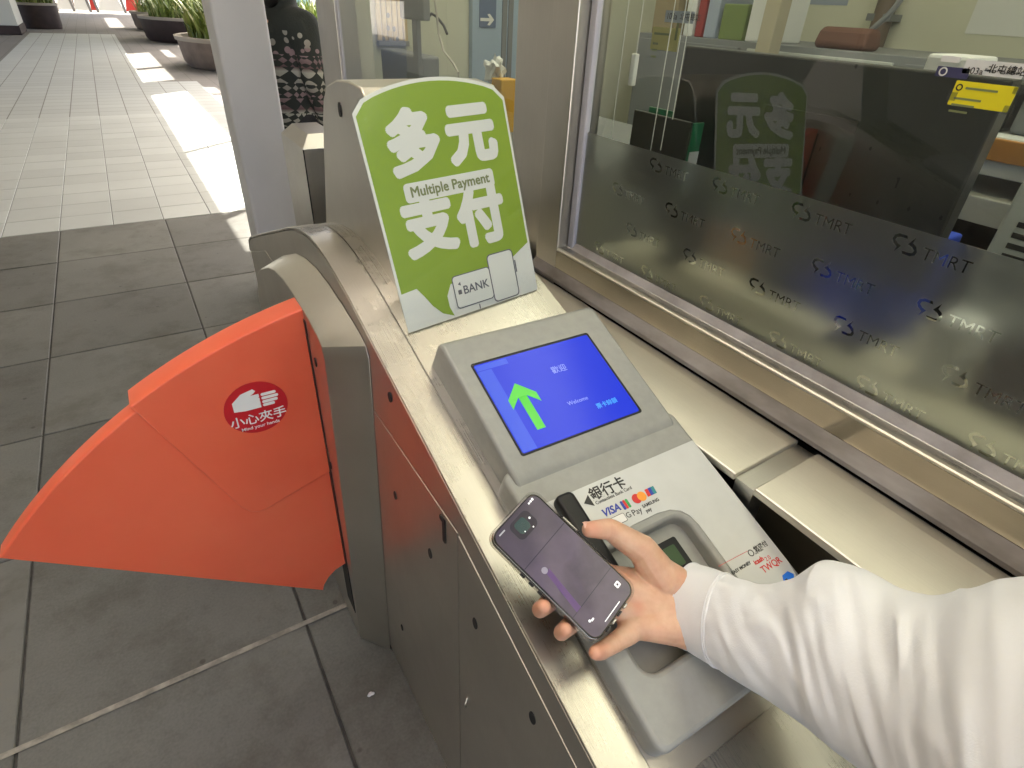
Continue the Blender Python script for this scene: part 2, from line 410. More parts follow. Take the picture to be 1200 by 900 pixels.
for y0, y1 in ((3.75, 9.4), (10.80, 10.90), (11.7, 17.1), (19.2, 42.0)): roof_piece([(1.25 + SX, y0 + SY), (1.50 + SX, y0 + SY), (1.50 + SX, y1 + SY), (1.25 + SX, y1 + SY)])
def strut(y0, w):                                                                          # added cross pieces, shaped to cast the dark bars on the floor
    k = .85; a = .44 + SX; b = 1.02 + SX
    roof_piece([(a, y0 + SY), (b, y0 + SY + k * .58), (b, y0 + SY + k * .58 + w), (a, y0 + SY + w)], .08, 'shadow_strut')
for y0, w in ((4.44, .12), (6.66, .12), (10.75, 1.6), (14.3, .3), (17.9, 11.0), (37.2, 6)): strut(y0, w)

# unseen fins in an added roof opening: block the sun, bounce warm light down
m_bounce_fin = mat('cream_bounce_fin', (.82, .77, .66), .6)
for k in range(6): x = -1.18 + .34 * k; loft('bounce_fin', [[(x, -2.38, RH + .0), (x + .02, -2.38, RH), (x + .02, 2.98, RH), (x, 2.98, RH)], [(x, -2.38, RH + .9), (x + .02, -2.38, RH + .9), (x + .02, 2.98, RH + .9), (x, 2.98, RH + .9)]], m_bounce_fin, roof)
for y in (-2.4, 2.98): loft('bounce_fin', [[(-1.2, y, RH + .121), (.55, y, RH + .121), (.55, y + .02, RH + .121), (-1.2, y + .02, RH + .121)], [(-1.2, y, RH + .9), (.55, y, RH + .9), (.55, y + .02, RH + .9), (-1.2, y + .02, RH + .9)]], m_bounce_fin, roof)
# station wall on the other side of the hall (out of the frame, seen mirrored in the office glass)
m_hall = vary(mat('hall_wall_panel', (.36, .355, .32), .5), (.34, .335, .30), (.385, .38, .345), 1.2)
hw = empty('hall_wall', (-3.5, 2, 0), 'beige panelled hall wall on the far side of the fare gates', 'wall')
for k in range(10): box('wall_panel', (-3.6, -3.5), (-6 + 1.8 * k + .006, -4.2 + 1.8 * k - .006), (.16, RH - .002), m_hall, hw, .004)
box('skirting', (-3.6, -3.49), (-6, 12), (0, .155), mat('dark_skirting', (.05, .045, .04), .5), hw, .003)

# ================================================================== fare gate
TH = math.atan(.334)
def slope_z(y): return .746 + .334 * (y - .167)
PROFILE = [(-.14, 0), (-.14, .60), (-.12, .635), (-.07, slope_z(-.07))]
PROFILE += [(y, slope_z(y)) for y in (.1, .3, .5, .7, .82)]
PROFILE += [(.88, .979), (.93, .989), (.98, .994), (1.03, .994), (1.08, .988), (1.13, .977), (1.20, .956), (1.40, .886), (1.60, .816), (1.78, .752), (1.825, .728), (1.845, .69), (1.85, .64), (1.85, 0)]
def inset(y, z, d):                                 # the same outline d lower / further in
    return (y, max(0, z - d))
GL, GR = .226, .553
gate = empty('fare_gate', (.39, .85, 0), 'brushed stainless steel fare gate with orange flap, card reader and arched back', 'fare gate', 'stainless fare gates either side of the passage')
core = prism_x('cabinet', [inset(y, z, .006) if 0 < i < len(PROFILE) - 1 else (y, z) for i, (y, z) in enumerate(PROFILE)], GL + .004, GR, m_steel_z, gate, smooth=25)
top = [p for p in PROFILE[2:-2]]
def strip_x(name, x0, x1, pts, h, m, parent, **k):
    """sheet that follows the gate's profile, h thick, its upper face on the profile"""
    up = [(y, z) for y, z in pts]; lo = []
    for i, (y, z) in enumerate(pts):
        a, b = pts[max(i - 1, 0)], pts[min(i + 1, len(pts) - 1)]
        t = Vector((b[0] - a[0], b[1] - a[1])).normalized(); lo.append((y + t.y * h, z - t.x * h))
    ring = up + lo[::-1]
    return prism_x(name, ring, x0, x1, m, parent, **k)
dense = []
for i in range(len(top) - 1):
    for s in range(3): dense.append((top[i][0] + (top[i + 1][0] - top[i][0]) * s / 3, top[i][1] + (top[i + 1][1] - top[i][1]) * s / 3))
dense.append(top[-1])
strip_x('side_rim', GL - .001, .2745, dense, .005, m_steel_y, gate, smooth=28, bevel=.0012)
strip_x('top_cover', .2765, GR + .001, [(y, z - .001) for y, z in dense if y > .118], .005, m_steel_y, gate, smooth=28)
strip_x('top_cover', .2765, GR + .001, [(y, z - .001) for y, z in dense if y <= .116] + [(.1162, slope_z(.1162) - .001)], .005, m_steel_y, gate, smooth=28)
# side sheets: upper apron and the service panels under it
seam = lambda y: min(.787, slope_z(y) - .056)
up_pts = [(y, z - .009) for y, z in PROFILE[2:-3]]
lo_pts = [(y, seam(y) + .0012) for y in (1.83, 1.55, 1.4, .452, .3, .1, -.07, -.11)]
lo_pts = [(y, min(z, slope_z(y) - .056)) if y < .45 else (y, .7885 if y < 1.6 else .6925) for y, z in lo_pts]
prism_x('side_panel', up_pts + lo_pts, GL, GL + .004, m_steel_z, gate, bevel=.0006)
prism_x('service_door', [(.4535, .045), (.4535, .7865), (.86, .7865), (.86, .045)], GL - .0005, GL + .004, m_steel_z, gate, bevel=.001)
prism_x('service_door', [(.450, .045), (.450, .7855), (.3, seam(.3)), (.1, seam(.1)), (-.1, seam(-.1)), (-.1, .045)], GL - .001, GL + .004, m_steel_z, gate, bevel=.001)
prism_x('side_panel', [(1.40, .045), (1.40, .7865), (1.55, .7865), (1.83, .69), (1.83, .045)], GL, GL + .004, m_steel_z, gate, bevel=.0006)
MX = Matrix(((0, 0, -1, 0), (-1, 0, 0, 0), (0, 1, 0, 0), (0, 0, 0, 1)))     # frame of a face that looks to -X: u = -Y, v = Z, w = -X
def MXat(x): return Matrix.Translation((x, 0, 0)) @ MX
for y, z, rx, rz in ((.664, .868, .0065, .0085), (.682, .657, .005, .009), (.544, .655, .006, .010), (.402, .664, .0062, .0105), (.718, .241, .0055, .009), (.263, .662, .0065, .0105)):
    plate('key_hole', [circle(-y, z, rx, rz, 18)], MXat(GL), 0, .0022, m_dark, gate, bev=.0005)
plate('lock_slot', [rrect(-.495, -.487, .733, .778, .002), ], MXat(GL), 0, .0022, m_dark, gate)
plate('lock_slot', [rrect(-.502, -.487, .770, .778, .002), ], MXat(GL), 0, .0026, m_dark, gate)
tube('pull_ring', [(GL - .001 - .006 * math.sin(math.pi * i / 8), .425 - .004 * math.sin(math.pi * i / 8), .442 - .003 * i) for i in range(9)], .0018, m_steel_x, gate)

# flap housing on the passage side
cl = [(.90, 0), (.805, .868), (.812, .890), (.835, .901), (.904, .911), (.98, .916), (1.044, .915), (1.12, .903), (1.187, .884), (1.30, .838), (1.37, .800), (1.43, .72), (1.40, 0)]
cr = [(.83, 0), (.743, .890), (.752, .908), (.79, .921), (.86, .933), (.927, .941), (1.00, .943), (1.08, .934), (1.16, .915), (1.30, .862), (1.40, .815), (1.46, .74), (1.42, 0)]
cx = .172
casing = loft('flap_housing', [[(cx, y, z) for y, z in cl], [(GL - .001, y, z) for y, z in cr]], m_steel_z, gate, smooth=22, bevel=.0012)
prism_x('housing_slot', [(.902, .10), (.902, .893), (.958, .893), (.958, .10)], cx - .0015, cx + .01, m_dark, casing)
for yy, zz in ((.872, .83), (.895, .58)):
    plate('key_hole', [circle(-yy, zz, .004, .009, 14)], MXat(cx), 0, .002, m_dark, casing)

# retracting flap: a sector that turns about a shaft near the floor inside the gate
FC, FR = Vector((.363, -.008)), .925
def arc(c, r, a0, a1, n): return [(c.x + r * math.cos(a0 + (a1 - a0) * i / n), c.y + r * math.sin(a0 + (a1 - a0) * i / n)) for i in range(n + 1)]
MY = Matrix(((1, 0, 0, 0), (0, 0, -1, 0), (0, 1, 0, 0), (0, 0, 0, 1)))       # frame of a face that looks to -Y: u = X, v = Z, w = -Y
def MYat(y): return Matrix.Translation((0, y, 0)) @ MY
a_top = math.atan2(.894 - FC.y, .178 - FC.x); a_tip = math.atan2(.585 - FC.y, -.343 - FC.x)
a_mid = math.atan2(.806 - FC.y, -.107 - FC.x)
flap_out = arc(FC, FR, a_top, a_tip, 40) + [(.1125, .2035), (.118, .221), (.130, .239), (.148, .254), (.178, .264)]
flap = plate('flap', [flap_out], MYat(.955), 0, .036, m_red, gate, bev=.004)
flap_hi = arc(FC, FR + .014, a_top, a_mid, 20) + [(.000, .535), (.013, .516), (.028, .508), (.045, .509), (.178, .552)]
plate('raised_panel', [flap_hi], MYat(.958), -.008, .046, m_red, flap, bev=.003)
rim = arc(FC, FR + .0012, a_top, a_tip, 40); rim2 = arc(FC, FR - .003, a_tip, a_top, 40)
sc = Vector((.068, .745)); MS = MYat(.958 - .0465)
sticker = plate('warning_sticker', [circle(sc.x, sc.y, .052, .052, 40)], MS, 0, .0008, m_stick, flap)
text('lettering', '小心夾手', MS @ Matrix.Translation((sc.x, sc.y - .022, .0010)), .0235, m_white, flap, .0001, .012, 'CENTER')
text('lettering', 'Mind your hands', MS @ Matrix.Translation((sc.x, sc.y - .0385, .0010)), .0095, m_white, flap, .0001, .01, 'CENTER')
hand = [(-.036, .020), (-.020, .034), (.000, .039), (.004, .034), (.000, .030), (-.006, .027), (.008, .027), (.008, .021), (.006, .020), (.008, .019), (.008, .013), (.006, .0125), (.008, .012), (.008, .006), (.006, .0055), (.008, .005), (.008, -.001), (-.018, -.001), (-.036, .002)]
plate('hand_symbol', [[(sc.x + x, sc.y + y) for x, y in hand]], MS, .0008, .0012, m_white, flap)
for k, (a, b, yy) in enumerate(((.011, .036, .024), (.011, .039, .0165), (.011, .037, .009), (.011, .031, .0022))):
    plate('hand_symbol', [rrect(sc.x + a, sc.x + b, sc.y + yy - .0028, sc.y + yy + .0028, .0026)], MS, .0008, .0012, m_white, flap)

# display housing on top of the arch (the poster leans on it)
hp = [(.785, .930), (.878, 1.205), (.890, 1.228), (.905, 1.240), (.96, 1.243), (1.02, 1.238), (1.075, 1.224), (1.105, 1.200), (1.125, 1.165), (1.20, .955)]
dh = prism_x('display_housing', hp, .303, .528, m_steel_z, gate, smooth=25, bevel=.003)
for yy, zz in ((1.012, 1.196), (.905, 1.180)):
    plate('key_hole', [circle(-yy, zz, .006, .011, 16)], MXat(.303), 0, .002, m_dark, dh)

# ------------------------------------------------------------------ card reader, bolted on the sloping top
MR = frame((.287, .14, slope_z(.14)), (1, 0, 0), (0, math.cos(TH), math.sin(TH)))
def rp(x, y, w): return inv_frame(MR, x, y, w)
reader = gate
# lower body: tilts a little flatter than the slope
ML = MR @ Matrix.Rotation(R(1.6), 4, 'X')
LT = .025
well = rrect(.022, .184, .062, .192, .018, 6)
body_out = rrect(-.008, .277, .000, .33, .014, 6)
lower = plate('reader_body', [body_out, well], ML, -.02, LT, m_grey, gate, bev=.006, smooth=60)
fas = [(.003, .272), (.003, .235), (.020, .215), (.020, .205), (.255, .205)]
fascia_out = [(.012, .274), (.012, .206), (.150, .206), (.170, .203), (.183, .196), (.190, .186), (.193, .172), (.193, .040), (.258, .040), (.266, .052), (.2725, .085), (.2725, .274)]
plate('fascia_print', [fascia_out], ML, LT - .001, LT + .0012, m_fascia, lower, bev=.0004)
MW = ML @ Matrix.Translation((.1, .127, .0045)) @ Matrix.Rotation(R(2.5), 4, 'X')
plate('reading_surface', [rrect(-.085, .085, -.07, .07, .012)], MW, -.012, .0, m_grey, lower)
lcd = mat('lcd_green', (.015, .045, .012), .3, emit=(.10, .30, .05), estr=.012)
lu, lv = .135, .158
plate('status_window', [rrect(lu - .028, lu + .03, lv - .026, lv + .018, .003)], ML, .003, .0080, m_black, lower)
plate('status_screen', [rrect(lu - .018, lu + .022, lv - .016, lv + .010, .002)], ML, .0080, .0085, lcd, lower)
# card slot bar beside the fascia
plate('slot_bar', [rrect(.030, .056, .150, .272, .008)], ML, LT, LT + .018, m_black, lower, bev=.005, smooth=60)
# screen part
W0, W1 = .002, .266
sp = [(.285, -.01), (.285, .020), (.308, .036), (.318, .0395), (.524, .0565), (.534, .054), (.539, .046), (.548, -.01)]
rings = []
for u in (W0, W1): rings.append([MR @ Vector((u, v, w)) for v, w in sp])
housing = loft('screen_housing', rings, m_grey, gate, bevel=.005, seg=3, smooth=50)
sa = math.atan2(.0565 - .0395, .524 - .318)
MSn = MR @ Matrix.Translation((0, .318, .0395)) @ Matrix.Rotation(sa, 4, 'X')
def spx(x, y): return inv_frame(MSn, x, y, .0005)
S0, S1, T0, T1 = .029, .222, .022, .165
m_screen = mat('blue_screen', (.004, .006, .03), .18, spec=.18)
nt, N, L, b = nodes(m_screen)
b.inputs['Emission Color'].default_value = (.014, .038, .66, 1); b.inputs['Emission Strength'].default_value = .25
plate('screen_bezel', [rrect(S0 - .003, S1 + .004, T0 - .003, T1 + .004, .004)], MSn, -.006, .0006, m_black, housing)
plate('screen', [rrect(S0, S1, T0, T1, .003)], MSn, .0006, .0010, m_screen, housing)
m_band = mat('blue_screen_band', (.01, .02, .06), .18, spec=.18, emit=(.05, .10, .72), estr=0.245)
plate('screen_band', [[(S0 + .001, T0 + .001), (S0 + .022, T0 + .001), (S0 + .022, T1 - .012), (S0 + .001, T1 - .012)]], MSn, .0010, .0011, m_band, housing)
plate('screen_band', [[(S0 + .001, T1 - .011), (S0 + .05, T1 - .011), (S0 + .05, T1 - .002), (S0 + .001, T1 - .002)]], MSn, .0010, .0011, m_band, housing)
m_green = mat('green_arrow', (.02, .2, .01), .3, emit=(.05, .52, .02), estr=0.204)
m_glow = mat('screen_white', (.1, .1, .2), .3, emit=(.30, .40, .95), estr=0.190)
m_cyan = mat('screen_cyan', (.05, .3, .5), .3, emit=(.03, .35, .95), estr=0.170)
ac = spx(617, 473); AX, AY = ac
arrow = [(-.0065, -.041), (.0065, -.041), (.0065, .012), (.022, -.003), (.022, .012), (0, .034), (-.022, .012), (-.022, -.003), (-.0065, .012)]
plate('screen_arrow', [[(AX + x, AY + y) for x, y in arrow]], MSn, .0012, .0014, m_green, housing)
for bd, px, sz, mm, al in (('歡迎', (655, 433), .0125, m_glow, 'CENTER'), ('Welcome', (677, 470), .0085, m_glow, 'CENTER'), ('票卡餘額', (711, 473), .009, m_cyan, 'CENTER')):
    u, v = spx(*px); text('screen_lettering', bd, MSn @ Matrix.Translation((u, v, .0013)), sz, mm, housing, .0001, 0, al)
# printing on the fascia
FW = LT + .0014
def fpx(x, y): return inv_frame(ML, x, y, FW)
def ft(bd, px, sz, m, fat=0.0, al='LEFT', shear=0, space=1):
    u, v = fpx(*px); return text('lettering', bd, ML @ Matrix.Translation((u, v, FW)), sz, m, lower, .0001, fat, al, shear, space=space)
def fplate(name, loops, px, m, lift=0):
    u, v = fpx(*px); return plate(name, loops, ML @ Matrix.Translation((u, v, FW)), 0 + lift, .0003 + lift, m, lower)
m_blue = mat('print_blue', (.02, .04, .35), .4); m_redp = mat('print_red', (.62, .02, .02), .4); m_org = mat('print_orange', (.85, .32, .03), .4)
m_teal = mat('print_teal', (.02, .22, .25), .4); m_sky = mat('print_sky_blue', (.03, .20, .80), .4); m_pgreen = mat('print_green', (.03, .35, .08), .4)
ft('銀行卡', (692, 582), .0185, m_ink, .02)
ft('Contactless Bank Card', (698, 590), .0062, m_ink, .01)
fplate('arrow_mark', [[(-.006, 0), (.005, .008), (.005, -.008)]], (689, 588), m_ink)
ft('VISA', (706, 603), .0135, m_blue, .03, shear=.25)
for dx, mm in ((-.0058, m_blue), (-.0018, m_redp), (.0022, m_pgreen)):
    fplate('card_emblem', [rrect(dx, dx + .0036, -.006, .006, .0015)], (733, 591), mm)
fplate('card_emblem', [circle(-.0042, 0, .0065)], (749, 583), m_redp)
fplate('card_emblem', [circle(.0042, 0, .0065)], (749, 583), m_org, .0002)
for dx, mm in ((-.0075, m_redp), (-.0025, m_blue), (.0025, m_teal)):
    fplate('card_emblem', [[(dx, -.005), (dx + .005, -.005), (dx + .0062, .005), (dx + .0012, .005)]], (762, 576), mm)
ft('UnionPay', (756, 577), .0030, m_white, .02)
fplate('card_emblem', [rrect(-.011, .011, -.0055, .0055, .002), rrect(-.0104, .0104, -.0049, .0049, .0016)], (725, 609), m_ink)
fplate('card_emblem', [rrect(-.0104, .0104, -.0049, .0049, .0016)], (725, 609), m_white)
ft('Pay', (722, 609), .0085, m_ink, .0)
ft('G', (734, 605), .010, m_ink, .0); ft('Pay', (741, 602), .011, m_ink, .0)
ft('SAMSUNG', (753, 594), .0060, m_ink, .02); ft('pay', (757, 599), .0065, m_ink, .02)
ft('悠遊付', (884, 645), .0080, m_ink, .02); ft('Easy Wallet', (885, 649), .0032, m_ink)
fplate('card_emblem', [circle(0, 0, .0042), circle(0, 0, .0032)], (880, 648), m_ink)
ft('icash', (884, 660), .0082, m_redp, .03); ft('2.0', (897, 656), .0075, m_redp, .0)
ft('EASY MONEY', (858, 672), .0055, m_ink, .03)
ft('TWQR', (893, 669), .0115, m_redp, .01)
fplate('card_emblem', [[(-.010, -.006), (.008, -.006), (.014, .001), (.009, .007), (-.002, .006)]], (922, 679), m_sky)
fplate('card_emblem', [[(-.002, -.004), (.004, -.004), (.003, .002), (.0, .002)]], (921, 681), m_ink, .0004)
# fine red guide line of the fascia
u0, v0 = fpx(842, 664); u1, v1 = fpx(876, 646)
plate('guide_line', [[(u0, v0), (u1, v1), (u1, v1 + .0005), (u0, v0 + .0005)]], ML, FW, FW + .0002, m_redp, lower)

# ------------------------------------------------------------------ poster on the display housing
p0, p1 = Vector((.282, .7215, .9315)), Vector((.533, .750, .9415))
ptl = Vector((.280, .825, 1.236))
MP = frame(p0, p1 - p0, ptl - p0)
PW = (p1 - p0).length; 
poster = empty('payment_poster', p0, 'green and white payment poster in a clear sleeve leaning on the gate housing', 'poster')
def ppx(x, y): return inv_frame(MP, x, y, .002)
def arch_top(w0, w1, h0, hmid, n=16, r=.02):
    pts = []
    for i in range(n + 1):
        t = i / n; x = w1 + (w0 - w1) * t; s = 1 - (2 * t - 1) ** 2
        e = min(t, 1 - t); corner = -r * .55 * max(0, 1 - e / .09) ** 2
        pts.append((x, h0 + (hmid - h0) * s + corner))
    return pts
m_pgr = mat('poster_green', (.28, .41, .04), .25, coat=.8)
m_pwh = mat('poster_white', (.82, .82, .80), .25, coat=.8)
for mm in (m_pgr, m_pwh):
    nt, N, L, b = nodes(mm); b.inputs['Coat Roughness'].default_value = .06
    n = noise_tex(nt, 26, 4, rough=.7); bp = N.new('ShaderNodeBump'); bp.inputs['Strength'].default_value = .35; bp.inputs['Distance'].default_value = .004
    L.new(n.outputs['Fac'], bp.inputs['Height']); L.new(bp.outputs[0], b.inputs['Coat Normal'])
m_sleeve = bpy.data.materials.new('clear_sleeve'); m_sleeve.use_nodes = True
def clear_glass(m, tint=(.95, .97, .95), ior=1.5, rough=.0, boost=1.0):
    nt = m.node_tree; nt.nodes.clear()
    out = nt.nodes.new('ShaderNodeOutputMaterial'); mix = nt.nodes.new('ShaderNodeMixShader'); fr = nt.nodes.new('ShaderNodeFresnel')
    fr.inputs['IOR'].default_value = ior
    tr = nt.nodes.new('ShaderNodeBsdfTransparent'); tr.inputs[0].default_value = (*tint, 1)
    gl = nt.nodes.new('ShaderNodeBsdfGlossy'); gl.inputs['Roughness'].default_value = rough
    ge = nt.nodes.new('ShaderNodeNewGeometry'); inv_ = nt.nodes.new('ShaderNodeMath'); inv_.operation = 'SUBTRACT'; inv_.inputs[0].default_value = 1
    nt.links.new(ge.outputs['Backfacing'], inv_.inputs[1])
    fm = nt.nodes.new('ShaderNodeMath'); fm.operation = 'MULTIPLY'; nt.links.new(fr.outputs[0], fm.inputs[0]); nt.links.new(inv_.outputs[0], fm.inputs[1])
    fac = fm.outputs[0]          # the pane mirrors once, at its outer face
    if boost != 1:
        mu = nt.nodes.new('ShaderNodeMath'); mu.operation = 'MULTIPLY'; mu.inputs[1].default_value = boost; mu.use_clamp = True
        nt.links.new(fac, mu.inputs[0]); fac = mu.outputs[0]
    nt.links.new(fac, mix.inputs[0]); nt.links.new(tr.outputs[0], mix.inputs[1]); nt.links.new(gl.outputs[0], mix.inputs[2]); nt.links.new(mix.outputs[0], out.inputs[0])
clear_glass(m_sleeve, (.97, .98, .97), 1.45, .05)
ph = (ptl - p0).length
outline = [(0, 0), (PW, 0)] + [(x, y) for x, y in arch_top(0, PW, ph - .006, ph + .019)]
plate('backing_sheet', [outline], MP, -.001, .0008, m_pwh, poster)
inner = [(.004, .058), (.030, .060), (.040, .045), (.050, .028), (.064, .012), (.083, .003), (.078, .018), (.078, .036), (.088, .052), (.12, .055), (.17, .058), (.215, .066), (PW - .004, .082)]
inner += arch_top(.004, PW - .004, ph - .010, ph + .014)
plate('green_print', [inner], MP, .0008, .0012, m_pgr, poster)
plate('sleeve', [[(x * 1.024 - .003, y * 1.008 - .001) for x, y in outline]], MP, .0030, .0034, m_sleeve, poster)
def pt(bd, px, sz, m, fat, z=.0014, sx=1, rot=0):
    u, v = ppx(*px); return text('lettering', bd, MP @ Matrix.Translation((u, v, z)) @ Matrix.Rotation(R(rot), 4, 'Z'), sz, m, poster, .0002, fat, 'CENTER', sx=sx)
for ch, px in (('多', (486, 172)), ('元', (553, 160)), ('支', (505, 268)), ('付', (566, 257))):
    u, v = ppx(*px); fat_text('lettering', ch, MP @ Matrix.Translation((u, v, .0014)), .088, m_pwh, poster, .0052)
u, v = ppx(529, 217)
plate('caption_bar', [rrect(u - .079, u + .079, v - .0135, v + .0135, .006)], MP, .0012, .0016, m_pwh, poster)
m_olive = mat('olive_print', (.20, .23, .10), .35)
u, v = ppx(529, 217); fat_text('lettering', 'Multiple Payment', MP @ Matrix.Translation((u, v, .0018)), .0200, m_olive, poster, .00055, n=8)
# bank card and phone drawing
u, v = ppx(555, 337)
m_line = mat('grey_line_print', (.10, .10, .13), .4)
pu, pv = ppx(590, 322)
plate('phone_drawing', [rrect(pu - .0242, pu + .0242, pv - .0382, pv + .0362, .006)], MP, .0012, .0014, m_pwh, poster)
plate('phone_drawing', [rrect(pu - .026, pu + .026, pv - .040, pv + .038, .007), rrect(pu - .0242, pu + .0242, pv - .0382, pv + .0362, .006)], MP, .0012, .0015, m_line, poster)
plate('phone_drawing', [rrect(pu + .027, pu + .029, pv - .002, pv + .018, .0008)], MP, .0012, .0015, m_line, poster)
plate('card_drawing', [rrect(u - .036, u + .036, v - .026, v + .026, .006)], MP, .0016, .0018, m_line, poster)
plate('card_drawing', [rrect(u - .0345, u + .0345, v - .0245, v + .0245, .005)], MP, .0018, .0020, m_pwh, poster)
pt('BANK', (558, 336), .0185, m_line, .01, .0022)
plate('card_drawing', [rrect(u - .029, u - .0225, v - .004, v + .003, .001)], MP, .0020, .0022, m_line, poster)
plate('card_drawing', [[(u - .027, v + .012), (u - .022, v + .015), (u - .022, v + .009)]], MP, .0020, .0022, m_line, poster)
plate('phone_drawing', [rrect(u + .004, u + .006, v - .036, v - .028, .0008)], MP, .0012, .0015, m_line, poster)

# the second gate of the passage, on the far side of the flaps: mirrored copy without the printed parts
skip = ('lettering', 'fascia', 'card_emblem', 'screen', 'arrow_mark', 'status', 'guide_line', 'hand_symbol', 'warning', 'slot_bar')
g2 = empty('fare_gate', (-.78 - .39, .85, 0), 'brushed stainless steel fare gate mirrored in the office glass, with its own orange flap', 'fare gate', 'stainless fare gates either side of the passage')
g2.scale.x = -1
def copy_kids(src, dst):
    for ch in [o for o in list(COL.objects) if o.parent is src]:
        if ch.name.startswith(skip): continue
        c = ch.copy(); COL.objects.link(c); c.parent = dst; copy_kids(ch, c)
copy_kids(gate, g2)

# ================================================================== ticket office: steel posts, glazing, sill and cladding
office = empty('ticket_office', (1.6, .8, 0), 'glazed ticket office with brushed steel posts, sill and cream lit interior', 'office')
GX = .75                                            # plane of the glass
OY0, OY1, OX1 = -2.2, 2.73, 3.3
ZT = 2.7
m_glass = bpy.data.materials.new('window_glass'); m_glass.use_nodes = True; clear_glass(m_glass, (.93, .96, .94), 1.52, 0, 1.9)
m_wall = vary(mat('cream_office_wall', (.62, .62, .50), .6), (.60, .60, .48), (.66, .66, .54), 2)
m_ofloor = mat('grey_office_floor', (.16, .155, .14), .5)
# posts and wall sheet
box('post', (.715, .79), (.945, 1.022), (.80, ZT), m_steel_z, office, .003)
box('wall_sheet', (.752, .79), (1.022, 1.20), (0, ZT), m_steel_z, office, .002)
box('post', (.74, .82), (2.41, 2.55), (0, ZT), m_steel_z, office, .003)
box('post', (.765, .86), (2.553, OY1), (0, ZT), m_steel_z, office, .003)
box('window_seal', (.742, .752), (2.385, 2.409), (.88, ZT), m_lilac, office, .002)
box('window_seal', (.7405, .754), (.925, .9445), (.915, ZT), m_lilac, office, .003)
box('window_pane', (GX, GX + .008), (1.20, 2.388), (.88, ZT), m_glass, office, 0)
pane = box('window_pane', (GX, GX + .008), (OY0, .927), (.915, ZT), m_glass, office, 0)
box('wall_sheet', (.745, .79), (1.2, 2.41), (0, .88), m_steel_z, office, .002)
# sill of the near window: ledge, polished riser, sealant, all running along the glass
def run_y(name, xz, y0, y1, m, parent, **k):
    return loft(name, [[(x, y0, z) for x, z in xz], [(x, y1, z) for x, z in xz]], m, parent, **k)
run_y('sill_ledge', [(.7385, .9215), (.7485, .930), (.752, .930), (.752, .905), (.716, .905), (.716, .9155), (.722, .9215)], OY0, .944, m_steel_y, office, bevel=.001)
run_y('sill_seal', [(.739, .9218), (.7492, .9355), (.7498, .9355), (.7498, .9205), (.745, .920)], OY0, .9255, m_sealant, office)
run_y('sill_edge', [(.7145, .9165), (.7235, .9215), (.7165, .9215), (.7145, .9195)], OY0, .944, m_steel_clad, office)
run_y('sill_riser', [(.7155, .905), (.7155, .9150), (.74, .9045), (.74, .84), (.7155, .84)], OY0, 1.0, m_riser, office)
run_y('sill_sealant', [(.7150, .8790), (.7155, .8600), (.6975, .8555), (.6985, .8625)], OY0, 1.02, m_dirty, office, bevel=.001)
for y0, y1 in ((.316, 1.32), (-1.1, .286)):
    n = run_y('cladding_panel', [(.6985, .8520), (.676, .8545), (.565, .8475), (.565, .836), (.6985, .838)], y0, y1, m_steel_clad, office, bevel=.0025)
run_y('cladding_back', [(.70, .8375), (.600, .8355), (.600, .02), (.70, .02)], -1.09, 1.31, mat('shaded_base_brown', (.06, .05, .033), .5), office)  # dark colour holds the shade of the gap under the cladding
run_y('joint_strip', [(.6975, .846), (.672, .847), (.569, .8405), (.569, .70), (.599, .70), (.599, .8345), (.6975, .8365)], .2865, .3155, m_steel_x, office)
# frosted film with clear logo cut-outs on the lower part of the near pane
m_frost = bpy.data.materials.new('frosted_film'); m_frost.use_nodes = True
nt, N, L, b = nodes(m_frost)
b.inputs['Base Color'].default_value = (.80, .82, .80, 1); b.inputs['Roughness'].default_value = .285
b.inputs['Transmission Weight'].default_value = .97; b.inputs['IOR'].default_value = 1.38
b.inputs['Coat Weight'].default_value = .12; b.inputs['Coat Roughness'].default_value = .2
def text_loops(bd, size, fat=0.0):
    cu = bpy.data.curves.new('tmp', 'FONT'); cu.body = bd; cu.size = size; cu.offset = fat * size; cu.resolution_u = 3
    t = bpy.data.objects.new('tmp', cu); COL.objects.link(t)
    c2 = t.to_curve(bpy.context.evaluated_depsgraph_get()); out = []
    for s in c2.splines:
        pts = []
        if s.type == 'BEZIER':
            bp = s.bezier_points; n = len(bp)
            for i in range(n):
                a, c = bp[i], bp[(i + 1) % n]
                for q in range(3):
                    tt = q / 3
                    pts.append(tuple((a.co * (1 - tt) ** 3 + a.handle_right * 3 * tt * (1 - tt) ** 2 + c.handle_left * 3 * tt * tt * (1 - tt) + c.co * tt ** 3)[:2]))
        else:
            pts = [tuple(p.co[:2]) for p in s.points]
        out.append(pts)
    t.to_curve_clear(); bpy.data.objects.remove(t); bpy.data.curves.remove(cu)
    return out
tm = text_loops('TMRT', .0205, .01)
tw = max(p[0] for l in tm for p in l)
mark = [[(-.016, .004), (-.015, .009), (-.010, .012), (-.001, .012), (.001, .0085), (-.008, .0085), (-.0115, .007), (-.012, .004), (-.0085, .001), (-.003, -.001), (-.009, -.010), (-.008, -.0035), (-.013, -.0005)],
        [(.016, -.003), (.015, -.007), (.010, -.0095), (.001, -.0095), (-.001, -.006), (.008, -.006), (.0115, -.005), (.012, -.002), (.0085, .001), (.003, .003), (.009, .013), (.008, .006), (.013, .003)]]
loops = [[(-.926, .917), (2.0, .917), (2.0, 1.153), (-.926, 1.153)]]
